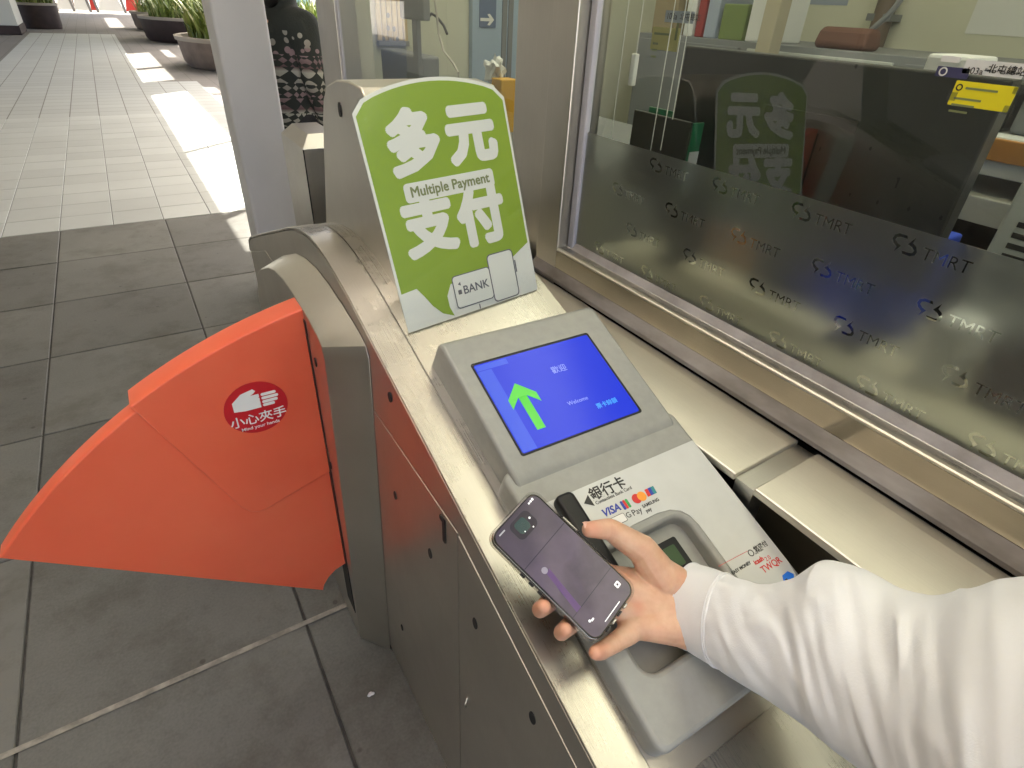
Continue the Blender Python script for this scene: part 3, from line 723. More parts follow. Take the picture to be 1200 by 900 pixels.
for z, ys in ((1.132, (.734, .594, .452, .312, .17, .03, -.11, -.25)), (1.071, (.82, .68, .538, .398, .257, .115, -.025, -.165, -.31)), (1.010, (.767, .621, .483, .342, .202, .06, -.08, -.22)), (.948, (.849, .709, .565, .424, .284, .145, .0, -.14, -.28))):
    for y in ys:
        for l in mark: loops.append([(-y + px, z + pz) for px, pz in l])
        for l in tm: loops.append([(-y + .021 + px, z - .0085 + pz) for px, pz in l])
plate('frosted_film', loops, MXat(GX - .0012), -.0003, .0003, m_frost, office, smooth=None)
# room
box('office_floor', (.80, OX1), (OY0, OY1), (0, .02), m_ofloor, office, 0)
box('back_wall', (OX1, OX1 + .1), (OY0 - .1, OY1 + .1), (0, ZT), m_wall, office, 0)
box('end_wall', (.86, OX1), (OY1 - .04, OY1 + .04), (0, ZT), m_wall, office, 0)
box('end_wall', (.80, OX1), (OY0 - .1, OY0), (0, ZT), m_wall, office, 0)
box('office_ceiling', (.70, OX1 + .1), (OY0 - .1, OY1 + .04), (ZT, ZT + .1), mat('white_office_ceiling', (.78, .75, .66), .6), office, 0)
m_lamp = mat('office_tube_light', (.8, .8, .8), .4, emit=(1.0, .94, .76), estr=1.7)
for k, y in enumerate((-.9, .55, 1.9)):
    o = box('ceiling_light', (1.15, 1.45), (y - .6, y + .6), (ZT - .25, ZT - .20), m_lamp, None, .004)
    tag(o, 'white tube light panel under the ticket office ceiling', 'light', 'office ceiling lights')

# ------------------------------------------------------------------ things inside the office
def panel_on_x(name, px, X0, th, m, parent=None, bevel=.002):
    """upright panel parallel to the glass: near/far edges and top from pixels of two opposite corners"""
    a, c = onx(*px[0], X0), onx(*px[1], X0)
    return box(name, (X0, X0 + th), (min(a.y, c.y), max(a.y, c.y)), (min(a.z, c.z), max(a.z, c.z)), m, parent, bevel)
m_blackp = vary(mat('matte_black_panel', (.012, .014, .014), .35), (.010, .012, .012), (.018, .02, .02), 5)
part = empty('black_partition', (.90, .6, 0), 'matte black partition panel standing right behind the frosted glass', 'partition')
box('panel', (.90, .93), (.337, .86), (1.03, 1.302), m_blackp, part, .003)
for yy in (.40, .80): box('foot', (.88, 1.0), (yy - .03, yy + .03), (.915, .923), m_blackp, part, .002); box('foot', (.908, .922), (yy - .015, yy + .015), (.923, 1.032), m_blackp, part, .002)
box('top_slot', (.8985, .90), (.50, .66), (1.215, 1.232), m_dark, part, 0)
# notices stuck to the black panel and to the glass
m_yel = mat('yellow_notice_paper', (.80, .70, .02), .45); m_card = mat('white_notice_card', (.72, .73, .72), .45); m_lb = mat('pale_blue_card', (.35, .4, .5), .45)
def notice(name, label, px_tl, px_br, X0, m, cat='notice', group=None):
    a, c = onx(*px_tl, X0), onx(*px_br, X0)
    y0, y1, z0, z1 = min(a.y, c.y), max(a.y, c.y), min(a.z, c.z), max(a.z, c.z)
    e = empty(name, (X0, (y0 + y1) / 2, z0), label, cat, group)
    plate('paper', [rrect(-y1, -y0, z0, z1, .001)], MXat(X0), 0, .0008, m, e)
    return e, -y1, -y0, z0, z1
def nt_text(e, bd, u, v, sz, X0, m, fat=0): text('lettering', bd, MXat(X0) @ Matrix.Translation((u, v, .0010)), sz, m, e, .0001, fat)
NX = GX - .0012
e, a0, a1, b0, b1 = notice('station_card', 'white station name card above the bright yellow notice on the glass', (1134, 69), (1197, 93), NX, m_card)
nt_text(e, '103a', a0 + .003, b1 - .010, .0085, NX, m_ink); nt_text(e, '北屯總站', a0 + .022, b1 - .007, .0085, NX, m_ink, .01); nt_text(e, 'Beitun Main Station', a0 + .020, b0 + .005, .0038, NX, m_ink)
e, a0, a1, b0, b1 = notice('yellow_notice', 'bright yellow notice with a round mark, taped to the glass under the station card', (1122, 94), (1180, 132), NX, m_yel)
plate('round_mark', [circle(a0 + .005, b1 - .006, .0032), circle(a0 + .005, b1 - .006, .0020)], MXat(NX), .0009, .0011, m_ink, e)
for k, (w0, yy) in enumerate(((.030, .006), (.026, .016), (.022, .022), (.018, .028))):
    plate('printed_line', [rrect(a0 + (.011 if k == 0 else .004), a0 + (.011 if k == 0 else .004) + w0, b1 - yy - .0010, b1 - yy + .0010, .0005)], MXat(NX), .0009, .0011, m_olive, e)
m_tape = bpy.data.materials.new('clear_tape'); m_tape.use_nodes = True; clear_glass(m_tape, (.85, .87, .88), 1.5, .15, 2.5)
for uu, vv in ((a0 - .003, b0 + .004), (a1 - .004, b0 - .002), (a1 - .003, b1 - .006)): plate('tape', [rrect(uu, uu + .009, vv, vv + .008, .0005)], MXat(NX), .0010, .0013, m_tape, e)
m_navy = mat('navy_card', (.05, .05, .12), .4)
e, a0, a1, b0, b1 = notice('logo_card', 'small navy card with a pale round logo beside the station card on the glass', (1100, 77), (1133, 93), NX, m_navy)
plate('logo', [circle(a0 + .007, (b0 + b1) / 2, .0042), circle(a0 + .007, (b0 + b1) / 2, .0028)], MXat(NX), .0009, .0011, m_card, e)
e, a0, a1, b0, b1 = notice('paper_tag', 'tiny white paper tag above the navy logo card', (1105, 65), (1124, 74), NX, m_card)
e, a0, a1, b0, b1 = notice('yellow_card', 'pale yellow card hanging on white cords near the steel post', (766, 31), (793, 61), 1.0, mat('pale_yellow_card', (.55, .50, .18), .5))
for k, yy in enumerate((.012, .03, .042, .054)):
    plate('printed_line', [rrect(a0 + .006, a0 + (.05 if k == 0 else .022), b1 - yy - .002, b1 - yy + .002, .0008)], MXat(1.0), .0009, .0011, m_olive, e)
plate('printed_line', [rrect(a1 - .012, a1 - .006, b0 + .02, b0 + .05, .001)], MXat(1.0), .0009, .0011, m_olive, e)
e, a0, a1, b0, b1 = notice('white_label', 'pale blue-white label card behind the hanging white cords', (781, 12), (812, 28), 1.02, m_lb)
nt_text(e, '103a', a0 + .004, (b0 + b1) / 2, .016, 1.02, m_ink); nt_text(e, '北屯總站', a0 + .042, (b0 + b1) / 2, .014, 1.02, m_ink)
# cords hanging inside the glass
m_cord = mat('white_cord', (.75, .75, .72), .5)
cg = 'white cords hanging inside the glass'
for k, (q0, q1, X0) in enumerate((((787, -12), (762, 178), .85), ((795, -12), (774, 176), .85), ((822, -12), (788, 140), .85), ((735, -12), (716, 164), .82), ((756, -10), (741, 96), .82))):
    pa, pb = onx(*q0, X0), onx(*q1, X0); pa.z += .6
    pa.y = pb.y = (pa.y + pb.y) / 2 if k < 0 else pb.y
    o = tube('hanging_cord', [(pa.x, pb.y + (.012 if k == 2 else 0), pa.z), (pb.x, pb.y, pb.z)], .0009, m_cord); tag(o, 'thin white cord hanging straight down inside the glass', 'cord', cg)
pa = onx(741, 92, .82)
o = box('cord_weight', (.815, .825), (pa.y - .006, pa.y + .006), (pa.z - .012, pa.z + .040), m_cord, None, .002); tag(o, 'clear plastic weight at the end of a hanging cord', 'cord weight')
# green binder
bn = empty('green_binder', (.86, .75, .9), 'dark green ring binder standing behind the hanging cords', 'binder')
m_gb = mat('green_binder', (.01, .16, .07), .35)
a, c = onx(745, 128, .87), onx(800, 205, .87)
box('front_cover', (.866, .872), (c.y, a.y), (c.z - .05, a.z), m_blackp, bn, .002)
box('spine', (.872, .905), (c.y, c.y + .006), (c.z - .05, a.z - .002), m_gb, bn, .001)
box('back_cover', (.905, .909), (c.y, a.y), (c.z - .05, a.z + .004), m_gb, bn, .001)
box('spine_label', (.876, .900), (c.y - .001, c.y), (c.z - .03, c.z + .04), m_card, bn, 0)
# pale work counter right behind the glass, with the things that glow through the frosted film
wc = empty('work_counter', (.95, .0, 0), 'cream work counter running along the inside of the near window', 'counter')
box('counter_top', (.80, 1.14), (-2.1, .93), (.885, .915), mat('cream_laminate', (.62, .58, .46), .4), wc, .003); box('counter_front', (.80, .82), (-2.1, .93), (.02, .885), mat('grey_laminate', (.12, .12, .11), .5), wc)
def crate(name, label, cat, x, y, z, m): o = box(name, x, y, z, m, None, .004); tag(o, label, cat); return o
crate('amber_box', 'amber cardboard box blurred behind the frosted film', 'box', (1.0, 1.06), (.66, .80), (.915, 1.06), mat('amber_card', (.75, .33, .03), .5))
crate('blue_tray', 'blue tray blurred behind the frosted film', 'tray', (.98, 1.04), (.36, .52), (.915, 1.09), mat('blue_plastic', (.03, .08, .55), .4))
crate('white_dispenser', 'white paper dispenser blurred behind the frosted film', 'dispenser', (.88, .94), (.24, .29), (.915, 1.02), m_card)
crate('black_telephone', 'black telephone blurred behind the frosted film', 'telephone', (.90, .985), (.10, .22), (.915, 1.0), m_black)
crate('black_case', 'black case blurred behind the frosted film beside the amber box', 'case', (.97, 1.1), (.81, .92), (.915, 1.12), m_black)
crate('charcoal_device', 'charcoal device blurred behind the frosted film between amber and blue', 'device', (.95, 1.05), (.54, .64), (.915, 1.02), m_black)
# desks, cabinets and machines behind
def furn(name, label, cat, root): return empty(name, root, label, cat)
m_pale = mat('pale_grey_enamel', (.48, .50, .48), .45); m_midg = mat('mid_grey_enamel', (.20, .21, .22), .5); m_wood = mat('desk_edge_wood', (.42, .19, .04), .45)
desk = furn('office_desk', 'pale office desk with an orange wood edge behind the black partition', 'desk', (1.5, .0, 0))
box('desk_top', (1.15, 1.8), (-1.2, .62), (1.195, 1.212), m_pale, desk); box('desk_edge', (1.144, 1.15), (-1.2, .62), (1.178, 1.210), m_wood, desk)
box('apron', (1.15, 1.17), (-1.2, .62), (1.155, 1.178), m_pale, desk); box('drawer', (1.14, 1.6), (.32, .60), (1.085, 1.125), m_pale, desk)
box('side_panel', (1.16, 1.8), (.60, .62), (0.02, 1.195), m_pale, desk); box('side_panel', (1.16, 1.8), (-1.2, -1.18), (0.02, 1.195), m_pale, desk)
box('back_panel', (1.62, 1.64), (-1.18, .60), (0.02, 1.195), m_blackp, desk)
pc = furn('computer_case', 'pale grey computer case with rows of dark vent slots beside the partition', 'computer', (1.08, .1, .915))
box('case', (1.0, 1.135), (-.12, .312), (.915, 1.185), m_pale, pc, .004)
for k in range(7): box('vent_slot', (.9985, 1.0005), (.10, .292), (1.040 + .0145 * k, 1.047 + .0145 * k), m_dark, pc, 0)
for k, (y, w, h, mm, lb) in enumerate(((.555, .07, .10, m_card, 'white paper box standing at the partition end of the desk'), (.47, .07, .07, m_blackp, 'black desk device next to the white paper box'), (.40, .05, .09, m_midg, 'grey box on the desk next to the black desk device'), (.33, .07, .06, m_card, 'low white carton on the desk next to the grey box'))):
    o = box('desk_box', (1.20, 1.30), (y - w / 2, y + w / 2), (1.212, 1.212 + h), mm, None, .006); tag(o, lb, 'box')
cab = furn('storage_cabinet', 'grey storage cabinet with white panel doors seen above the black partition', 'cabinet', (2.4, 1.5, 0))
box('carcass', (2.1, 2.7), (.5, 2.3), (.02, 1.27), m_midg, cab)
for k in range(3): dr = box('door', (2.085, 2.1), (.52 + .6 * k, 1.08 + .6 * k), (.06, 1.25), m_pale if k % 2 else m_midg, cab); box('handle', (2.07, 2.085), (.56 + .6 * k, .58 + .6 * k), (.7, .85), m_dark, dr)
e, a0, a1, b0, b1 = notice('blue_poster', 'white and blue information sheet on the cabinet door', (968, 80), (1000, 168), 2.06, m_card)
plate('blue_band', [rrect(a0, a1, b0, b0 + .10, .001)], MXat(2.06), .0009, .0012, m_sky, e)
plate('pink_band', [rrect(a0 + .1, a1, b0, b0 + .06, .001)], MXat(2.06), .0013, .0015, mat('print_pink', (.45, .05, .3), .4), e)
def mug(name, label, x, y, z, r, h, m, cat):
    o = loft(name, [[(x + rr * math.cos(2 * math.pi * j / 20), y + rr * math.sin(2 * math.pi * j / 20), zz) for j in range(20)] for rr, zz in ((r * .85, z), (r, z + h * .3), (r, z + h), (r * .9, z + h), (r * .85, z + h * .2))], m, None, smooth=40); tag(o, label, cat); return o
for k, (y, w, h, mm, lb) in enumerate(((2.20, .14, .16, mat('kraft_card', (.30, .24, .14), .7), 'brown cardboard box on the cabinet behind the hanging cords'), (2.05, .05, .26, m_card, 'tall white folder on the cabinet beside the cardboard box'), (1.99, .04, .24, mat('red_file', (.28, .03, .03), .6), 'red file upright on the cabinet next to the white folder'), (1.93, .06, .25, m_lb, 'pale blue file upright on the cabinet next to the red file'), (1.82, .12, .12, mat('green_box', (.16, .22, .07), .6), 'olive green box on the cabinet'), (1.70, .09, .20, m_card, 'white paper stack box on the cabinet next to the olive box'))):
    o = box('storage_box', (2.14, 2.36), (y - w / 2, y + w / 2), (1.27, 1.27 + h), mm, None, .004); tag(o, lb, 'box')
m_paleoak = mat('pale_oak', (.42, .38, .28), .55)
wp = furn('wooden_post', 'pale wooden post standing in front of the cabinet', 'post', (2.02, 1.5, 0)); box('shaft', (1.98, 2.04), (1.50, 1.56), (.02, ZT - .002), m_paleoak, wp, .004); box('foot', (1.94, 2.08), (1.46, 1.60), (.02, .05), m_paleoak, wp, .004)
dp = furn('drain_pipe', 'brown pipe running up the cream back wall', 'pipe', (OX1 - .06, 1.86, 0)); tube('pipe', [(OX1 - .06, 1.86, .02), (OX1 - .06, 1.86, ZT - .002)], .045, mat('brown_pipe', (.16, .12, .09), .5), dp, 16); box('bracket', (OX1 - .1, OX1 - .002), (1.80, 1.92), (1.36, 1.39), m_midg, dp)
for k, (y0, y1, z0, z1) in enumerate(((2.5, 2.62, 1.3, 1.5), (2.1, 2.36, 1.42, 1.7), (1.2, 1.5, 1.33, 1.6), (.7, .95, 1.3, 1.62))):
    o = plate('wall_sheet_paper', [rrect(-y1, -y0, z0, z1, .002)], MXat(OX1 - .001), 0, .002, (m_card, m_lb, m_card, mat('buff_paper', (.5, .45, .3), .6))[k]); tag(o, ('small white paper pinned to the back wall', 'pale blue chart on the back wall by the pipe', 'white duty sheet on the back wall', 'buff paper sheet on the back wall')[k], 'paper')
hb = furn('hand_bag', 'brown bag with a curved dark handle on top of the cabinet', 'bag', (2.2, 1.2, 1.29))
loft('bag_body', [[(2.2 + a * .04 * q, 1.36 + c * .09 * r_, z) for a, c in ((-1, -1), (.2, -1.05), (1, -1), (1, .1), (1, 1), (.2, 1.05), (-1, 1), (-1, 0))] for q, r_, z in ((1, 1, 1.27), (1.2, 1.05, 1.285), (1, 1, 1.32), (.6, .95, 1.335))], mat('brown_bag', (.13, .06, .042), .75), hb, bevel=.008)
tube('handle', [(2.2, 1.31 - .09 * math.sin(i / 6 * 1.5), 1.31 + .13 * i / 6) for i in range(7)], .009, m_midg, hb)
# behind the far window
cs = furn('service_counter', 'dark grey service counter behind the far ticket window', 'counter', (1.2, 1.9, 0))
box('counter_top', (.80, 1.5), (1.22, 2.38), (.98, 1.02), m_midg, cs); box('counter_front', (.82, .86), (1.22, 2.38), (.02, .98), m_blackp, cs)
wl = furn('slatted_panel', 'panel of upright pale wood slats behind the far window', 'slat panel', (1.06, 2.67, 0))
EW = OY1 - .045
a, c = ony(438, 0, EW), ony(478, 54, EW)
xs = [a.x + (c.x - a.x) * i / 6 for i in range(7)]
for i in range(6): box('slat', (xs[i], xs[i + 1] - .005), (EW - .02, EW - .004), (c.z + .02, 1.75), m_pine, wl, .003)
box('rail', (a.x, c.x), (EW - .022, EW - .002), (c.z, c.z + .019), m_midg, wl)
for xx, yy in ((455, 18), (455, 33), (462, 34), (450, 46), (458, 47), (466, 46)):
    q = ony(xx, yy, EW - .022); plate('knot', [circle(q.x, q.z, .007, .010, 12)], MYat(EW - .02), 0, .002, m_midg, wl)
mo = furn('ticket_monitor', 'dark grey monitor seen from behind at the far window', 'monitor', (1.05, 2.4, 1.02))
a, c = onx(476, 22, .90), onx(501, 5, .90)
box('screen_back', (.885, .91), (c.y, a.y + .02), (a.z, a.z + .32), m_midg, mo, .006); box('stand', (.89, .905), ((a.y + c.y) / 2 - .02, (a.y + c.y) / 2 + .02), (1.02, a.z), m_midg, mo)
o = box('printer', (.93, 1.0), (onx(500, 70, .95).y, onx(452, 70, .95).y), (1.02, onx(480, 62, .95).z), m_midg, None, .008); tag(o, 'charcoal ticket printer on the counter under the wood slats', 'printer')
pts = [onx(x, y, .90) for x, y in ((508, -10), (512, 18), (514, 40), (520, 60), (531, 74), (537, 85), (538, 96), (536, 110))]
o = tube('cable', pts, .0035, mat('grey_cable', (.45, .42, .36), .5)); tag(o, 'grey cable looping down inside the far window', 'cable')
pts = [onx(x, y, .93) for x, y in ((500, 22), (506, 16), (512, 20), (520, 30), (524, 40))]
o = tube('cable', pts, .004, m_black); tag(o, 'short black cable curling from the monitor', 'cable')
dr = furn('blue_door', 'pale blue door with an arrow sign behind the far window', 'door', (1.6, 2.67, 0))
m_bl = mat('pale_blue_paint', (.36, .46, .58), .5)
a, c = ony(553, 0, EW - .03), ony(602, 90, EW - .03)
box('door_leaf', (a.x, c.x + .1), (EW - .035, EW - .002), (.02, 2.1), m_bl, dr)
a, c = ony(562, 32, EW - .04), ony(581, 32, EW - .04)
plate('arrow_sign', [rrect(a.x, c.x, a.z, a.z + .45, .004)], MYat(EW - .036), 0, .004, mat('slate_blue_sign', (.10, .15, .26), .5), dr)
q = ony(571, 23, EW - .04)
plate('arrow', [[(q.x + x, q.z + y) for x, y in ((-.035, -.006), (.012, -.006), (.0, -.02), (.012, -.022), (.035, 0), (.012, .022), (.0, .02), (.012, .006), (-.035, .006))]], MYat(EW - .0405), 0, .001, m_white, dr)
for xx in (590, 597): q = ony(xx, 60, EW - .04); box('frame_strip', (q.x - .012, q.x + .012), (EW - .045, EW - .036), (.02, 2.1), m_midg, dr)
q = onx(580, 78, 1.0)
bm = bmesh.new(); bmesh.ops.create_icosphere(bm, subdivisions=3, radius=1)
for v_ in bm.verts:
    k_ = 1 + .9 * noise.noise(v_.co * 1.7) + .5 * noise.noise(v_.co * 4.1)
    v_.co = Vector((q.x + .02 * v_.co.x * k_, q.y + .040 * v_.co.y * k_, q.z - .01 + .034 * v_.co.z * k_))
me = bpy.data.meshes.new('paper_bag'); bm.to_mesh(me); bm.free()
o = link('paper_bag', me, m_card); tag(o, 'crumpled white plastic bag on the counter beside the orange box', 'bag')
q = onx(592, 92, 1.0)
o = box('small_box', (.97, 1.03), (q.y - .03, q.y + .03), (1.02, q.z), mat('orange_box', (.62, .34, .02), .5), None, .003); tag(o, 'small orange-yellow box on the counter by the steel post', 'box')

# ================================================================== column, steel bollard cabinet, far things
colm = empty('white_column', (.52, 3.1, 0), 'pale grey painted square column between the gate and the sunny walkway', 'column')
c0, c1 = ony(292, 255, 3.0), ony(345, 240, 3.0)
plate('shaft', [rrect(.412, .628, 2.99, 3.21, .018, 4)], Matrix(), 0, RH - .002, m_paint, colm, smooth=40)
plate('base_collar', [rrect(.400, .640, 2.978, 3.222, .018, 4)], Matrix(), 0, .06, m_steel_x, colm, smooth=40)
q = ony(355, 175, 2.2); zc = q.z
sb = empty('steel_cabinet', (q.x, 2.3, 0), 'low stainless cabinet with sloping top edges behind the gate, next to the column', 'cabinet')
X0, X1, Y0, Y1 = q.x, q.x + .13, 2.2, 2.52
loft('cabinet_body', [[(X0, Y0, 0), (X1, Y0, 0), (X1, Y1, 0), (X0, Y1, 0)], [(X0, Y0, zc), (X1, Y0, zc), (X1, Y1, zc), (X0, Y1, zc)], [(X0 + .035, Y0 + .05, zc + .04), (X1, Y0 + .05, zc + .04), (X1, Y1 - .05, zc + .04), (X0 + .035, Y1 - .05, zc + .04)]], m_steel_z, sb, bevel=.002)
box('corner_strip', (X0 - .001, X0 + .003), (Y0 - .001, Y0 + .003), (.02, zc - .002), m_dark, sb, 0)

m_pot = vary(mat('planter_concrete', (.20, .155, .13), .75), (.17, .13, .11), (.24, .19, .16), 4)
m_potd = vary(mat('planter_dark', (.035, .02, .018), .6), (.028, .016, .014), (.045, .026, .024), 4)
m_rimc = mat('planter_rim', (.36, .32, .27), .6)
m_soilp = mat('potting_soil', (.03, .022, .015), .95)
LEAF = []
for i, c in enumerate(((.16, .23, .04), (.26, .32, .08), (.09, .14, .03), (.38, .40, .15))):
    mm = mat('leaf_green_%d' % i, c, .5); nodes(mm)[3].inputs['Subsurface Weight'].default_value = .0
    LEAF.append(mm)
def blades(name, cx, cy, z, rx, ry, n, h0, h1, wid, parent, mats=LEAF, lean=.6):
    v, f, mi = [], [], []
    for i in range(n):
        a = random.uniform(0, 6.283); q = math.sqrt(random.random())
        x, y = cx + rx * q * math.cos(a), cy + ry * q * math.sin(a)
        h = random.uniform(h0, h1); d = random.uniform(0, 6.283); ln = random.uniform(.1, lean) * h
        dx, dy = math.cos(d), math.sin(d); w = wid * random.uniform(.6, 1.2); k = len(v)
        for t, ww in ((0, .5), (.45, 1), (.8, .7), (1, .05)):
            px, py, pz = x + dx * ln * t * t, y + dy * ln * t * t, z + h * (t - .25 * t * t * ln / h)
            v += [(px - dy * w * ww, py + dx * w * ww, pz), (px + dy * w * ww, py - dx * w * ww, pz)]
        m_ = random.choice((0, 0, 1, 1, 2, 3))
        for s in range(3): f.append((k + 2 * s, k + 2 * s + 1, k + 2 * s + 3, k + 2 * s + 2)); mi.append(m_)
    me = bpy.data.meshes.new(name); me.from_pydata(v, [], f)
    for mm in mats: me.materials.append(mm)
    me.polygons.foreach_set('material_index', mi); me.update()
    o = bpy.data.objects.new(name, me); COL.objects.link(o); register(o, parent); return o
def planter(loc, r, h, m, label, n, ph0, ph1, flare=1.03, wid=.026):
    e = empty('planter', loc, label, 'planter', 'planters along the walkway'); x, y, _ = loc
    ring = lambda rr, z: [(x + rr * math.cos(2 * math.pi * j / 56), y + rr * math.sin(2 * math.pi * j / 56), z) for j in range(56)]
    loft('pot', [ring(r * .96, 0), ring(r, .10), ring(r * flare, h - .06)], m, e, smooth=40)
    loft('rim', [ring(r * flare + .03, h - .07), ring(r * flare + .04, h), ring(r * flare - .10, h), ring(r * flare - .12, h - .1)], m_rimc, e, smooth=30)
    loft('soil', [ring(r * flare - .11, h - .09), ring(r * .4, h - .05)], m_soilp, e)
    blades('plant', x, y, h - .1, r * flare * .86, r * flare * .86, n, ph0, ph1, wid, e); return e
planter((3.12, 15.0, 0), 1.74, .54, m_pot, 'large round brown concrete planter with long pale leaves, next to the column', 2600, .3, .9, wid=.032)
planter((3.05, 22.6, 0), 1.85, .62, m_potd, 'dark round planter behind the brown concrete one', 2000, .25, .7, wid=.032)
planter((2.9, 28.4, 0), 1.65, .55, m_pot, 'low round planter farthest down the walkway on the sunny side', 900, .3, .7)
planter((-1.52, 27.6, 0), .58, .72, m_potd, 'small dark brown round planter beside the white kiosk wall', 420, .3, .75, wid=.03)
m_kiosk = mat('white_kiosk_paint', (.62, .61, .55), .5)
kw = empty('white_kiosk', (-3.2, 25, 0), 'white panelled kiosk wall with dark skirting beyond the walkway', 'kiosk')
box('skirting', (-5.0, -1.86, ), (23.92, 26.0), (0, .22), m_potd, kw, .005); box('wall', (-4.98, -1.88), (23.94, 25.98), (.22, 2.9), m_kiosk, kw, .01)
box('panel_joint', (-2.50, -2.485), (23.935, 23.94), (.25, 2.9), m_midg, kw, 0); box('panel_joint', (-4.98, -1.88), (23.934, 23.94), (1.05, 1.06), m_midg, kw, 0)
# barrier boards and greenery at the far end of the walkway
m_bw = mat('white_board', (.70, .69, .64), .5); m_br = mat('red_board', (.50, .03, .02), .5); m_pole = mat('grey_pole', (.22, .21, .2), .5)
x = -2.4
for k, (w, mm, lb) in enumerate(((.9, m_bw, 'white'), (.75, m_bw, 'white'), (.75, m_bw, 'white'), (.35, m_br, 'red'), (1.3, m_bw, 'white'), (1.0, m_br, 'red'), (1.2, m_bw, 'white'))):
    e = empty('barrier_board', (x + w / 2, 44, 0), 'white slanted barrier board at the sunny far end of the walkway' if mm is m_bw else 'red slanted barrier board at the sunny far end of the walkway', 'barrier', 'barrier boards at the far end')
    from_py('board', [(x + .05, 44, .08), (x + w - .05, 44, .08), (x + w * .72, 44.5, 1.15), (x + w * .28, 44.5, 1.15), (x + .05, 44.04, .08), (x + w - .05, 44.04, .08), (x + w * .72, 44.54, 1.15), (x + w * .28, 44.54, 1.15)], BOXF, mm, e)
    for xx in (x + .03, x + w - .03): tube('post', [(xx, 44.0, 0), (xx - .12, 44.5, 1.2)], .04, m_pole, e)
    x += w
def tree(loc, h, r, label, n=2600):
    e = empty('tree', loc, label, 'tree', 'trees behind the far boards'); x, y, _ = loc
    tube('trunk', [(x, y, -.05), (x + .1, y, h * .3), (x - .05, y + .1, h * .6), (x, y, h * .85)], [.18, .14, .10, .04], mat('bark', (.10, .07, .05), .9), e)
    v, f, mi = [], [], []
    cl = [(Vector((random.gauss(0, .5), random.gauss(0, .5), random.uniform(-.5, .7))), random.uniform(.3, .55)) for _ in range(16)]
    for i in range(n):
        c, rr = random.choice(cl); d = Vector((random.gauss(0, 1), random.gauss(0, 1), random.gauss(0, 1))).normalized() * rr * random.random() ** .4
        p = Vector((x, y, h * .72)) + (c + d) * r; s = random.uniform(.07, .16)
        a = Vector((random.gauss(0, 1), random.gauss(0, 1), random.gauss(0, 1))).normalized(); b_ = a.orthogonal().normalized(); k = len(v)
        v += [p + a * s, p + b_ * s * .5, p - a * s, p - b_ * s * .5]; f.append((k, k + 1, k + 2, k + 3)); mi.append(random.randrange(4))
    me = bpy.data.meshes.new('crown'); me.from_pydata([tuple(q) for q in v], [], f)
    for mm in LEAF: me.materials.append(mm)
    me.polygons.foreach_set('material_index', mi); me.update()
    o = bpy.data.objects.new('crown', me); COL.objects.link(o); register(o, e)
for k, (x, y, h, r) in enumerate(((-6, 52, 5, 2.6), (-1, 54, 5.5, 2.8), (4, 51, 5, 2.5), (8, 40, 4.5, 2.4), (7, 30, 4.2, 2.2), (9, 48, 5, 2.6))):
    tree((x, y, 0), h, r, 'leafy green tree beyond the covered walkway')
for k, (x, y, w) in enumerate(((3.2, 24.8, 1.4), (5.2, 17.6, 1.6), (5.6, 24, 1.8))):
    e = empty('shrub', (x, y, 0), 'low dense green shrub between the round planters', 'shrub', 'shrubs behind the planters')
    blades('foliage', x, y, 0, w, w, 900, .5, 1.15, .04, e, lean=.8)
sg = empty('garden_banner', (4.4, 19, 0), 'pale blue and white banner on thin posts among the planters', 'banner')
box('cloth', (4.0, 5.2), (19, 19.03), (.75, 1.5), mat('banner_blue', (.45, .62, .70), .6), sg); tube('post', [(4.02, 19.015, 0), (4.02, 19.015, 1.6)], .025, m_pole, sg); tube('post', [(5.18, 19.015, 0), (5.18, 19.015, 1.6)], .025, m_pole, sg)
bn = empty('garden_bench', (3.6, 25.2, 0), 'striped bench with pale legs among the greenery', 'bench')
for k in range(6): box('slat', (3.0 + .2 * k, 3.17 + .2 * k), (24.6, 25.1), (.95, .99), m_midg if k % 2 else m_bl, bn)
for xx in (3.1, 3.9): box('leg', (xx, xx + .08), (24.6, 24.68), (0, .95), m_bw, bn)

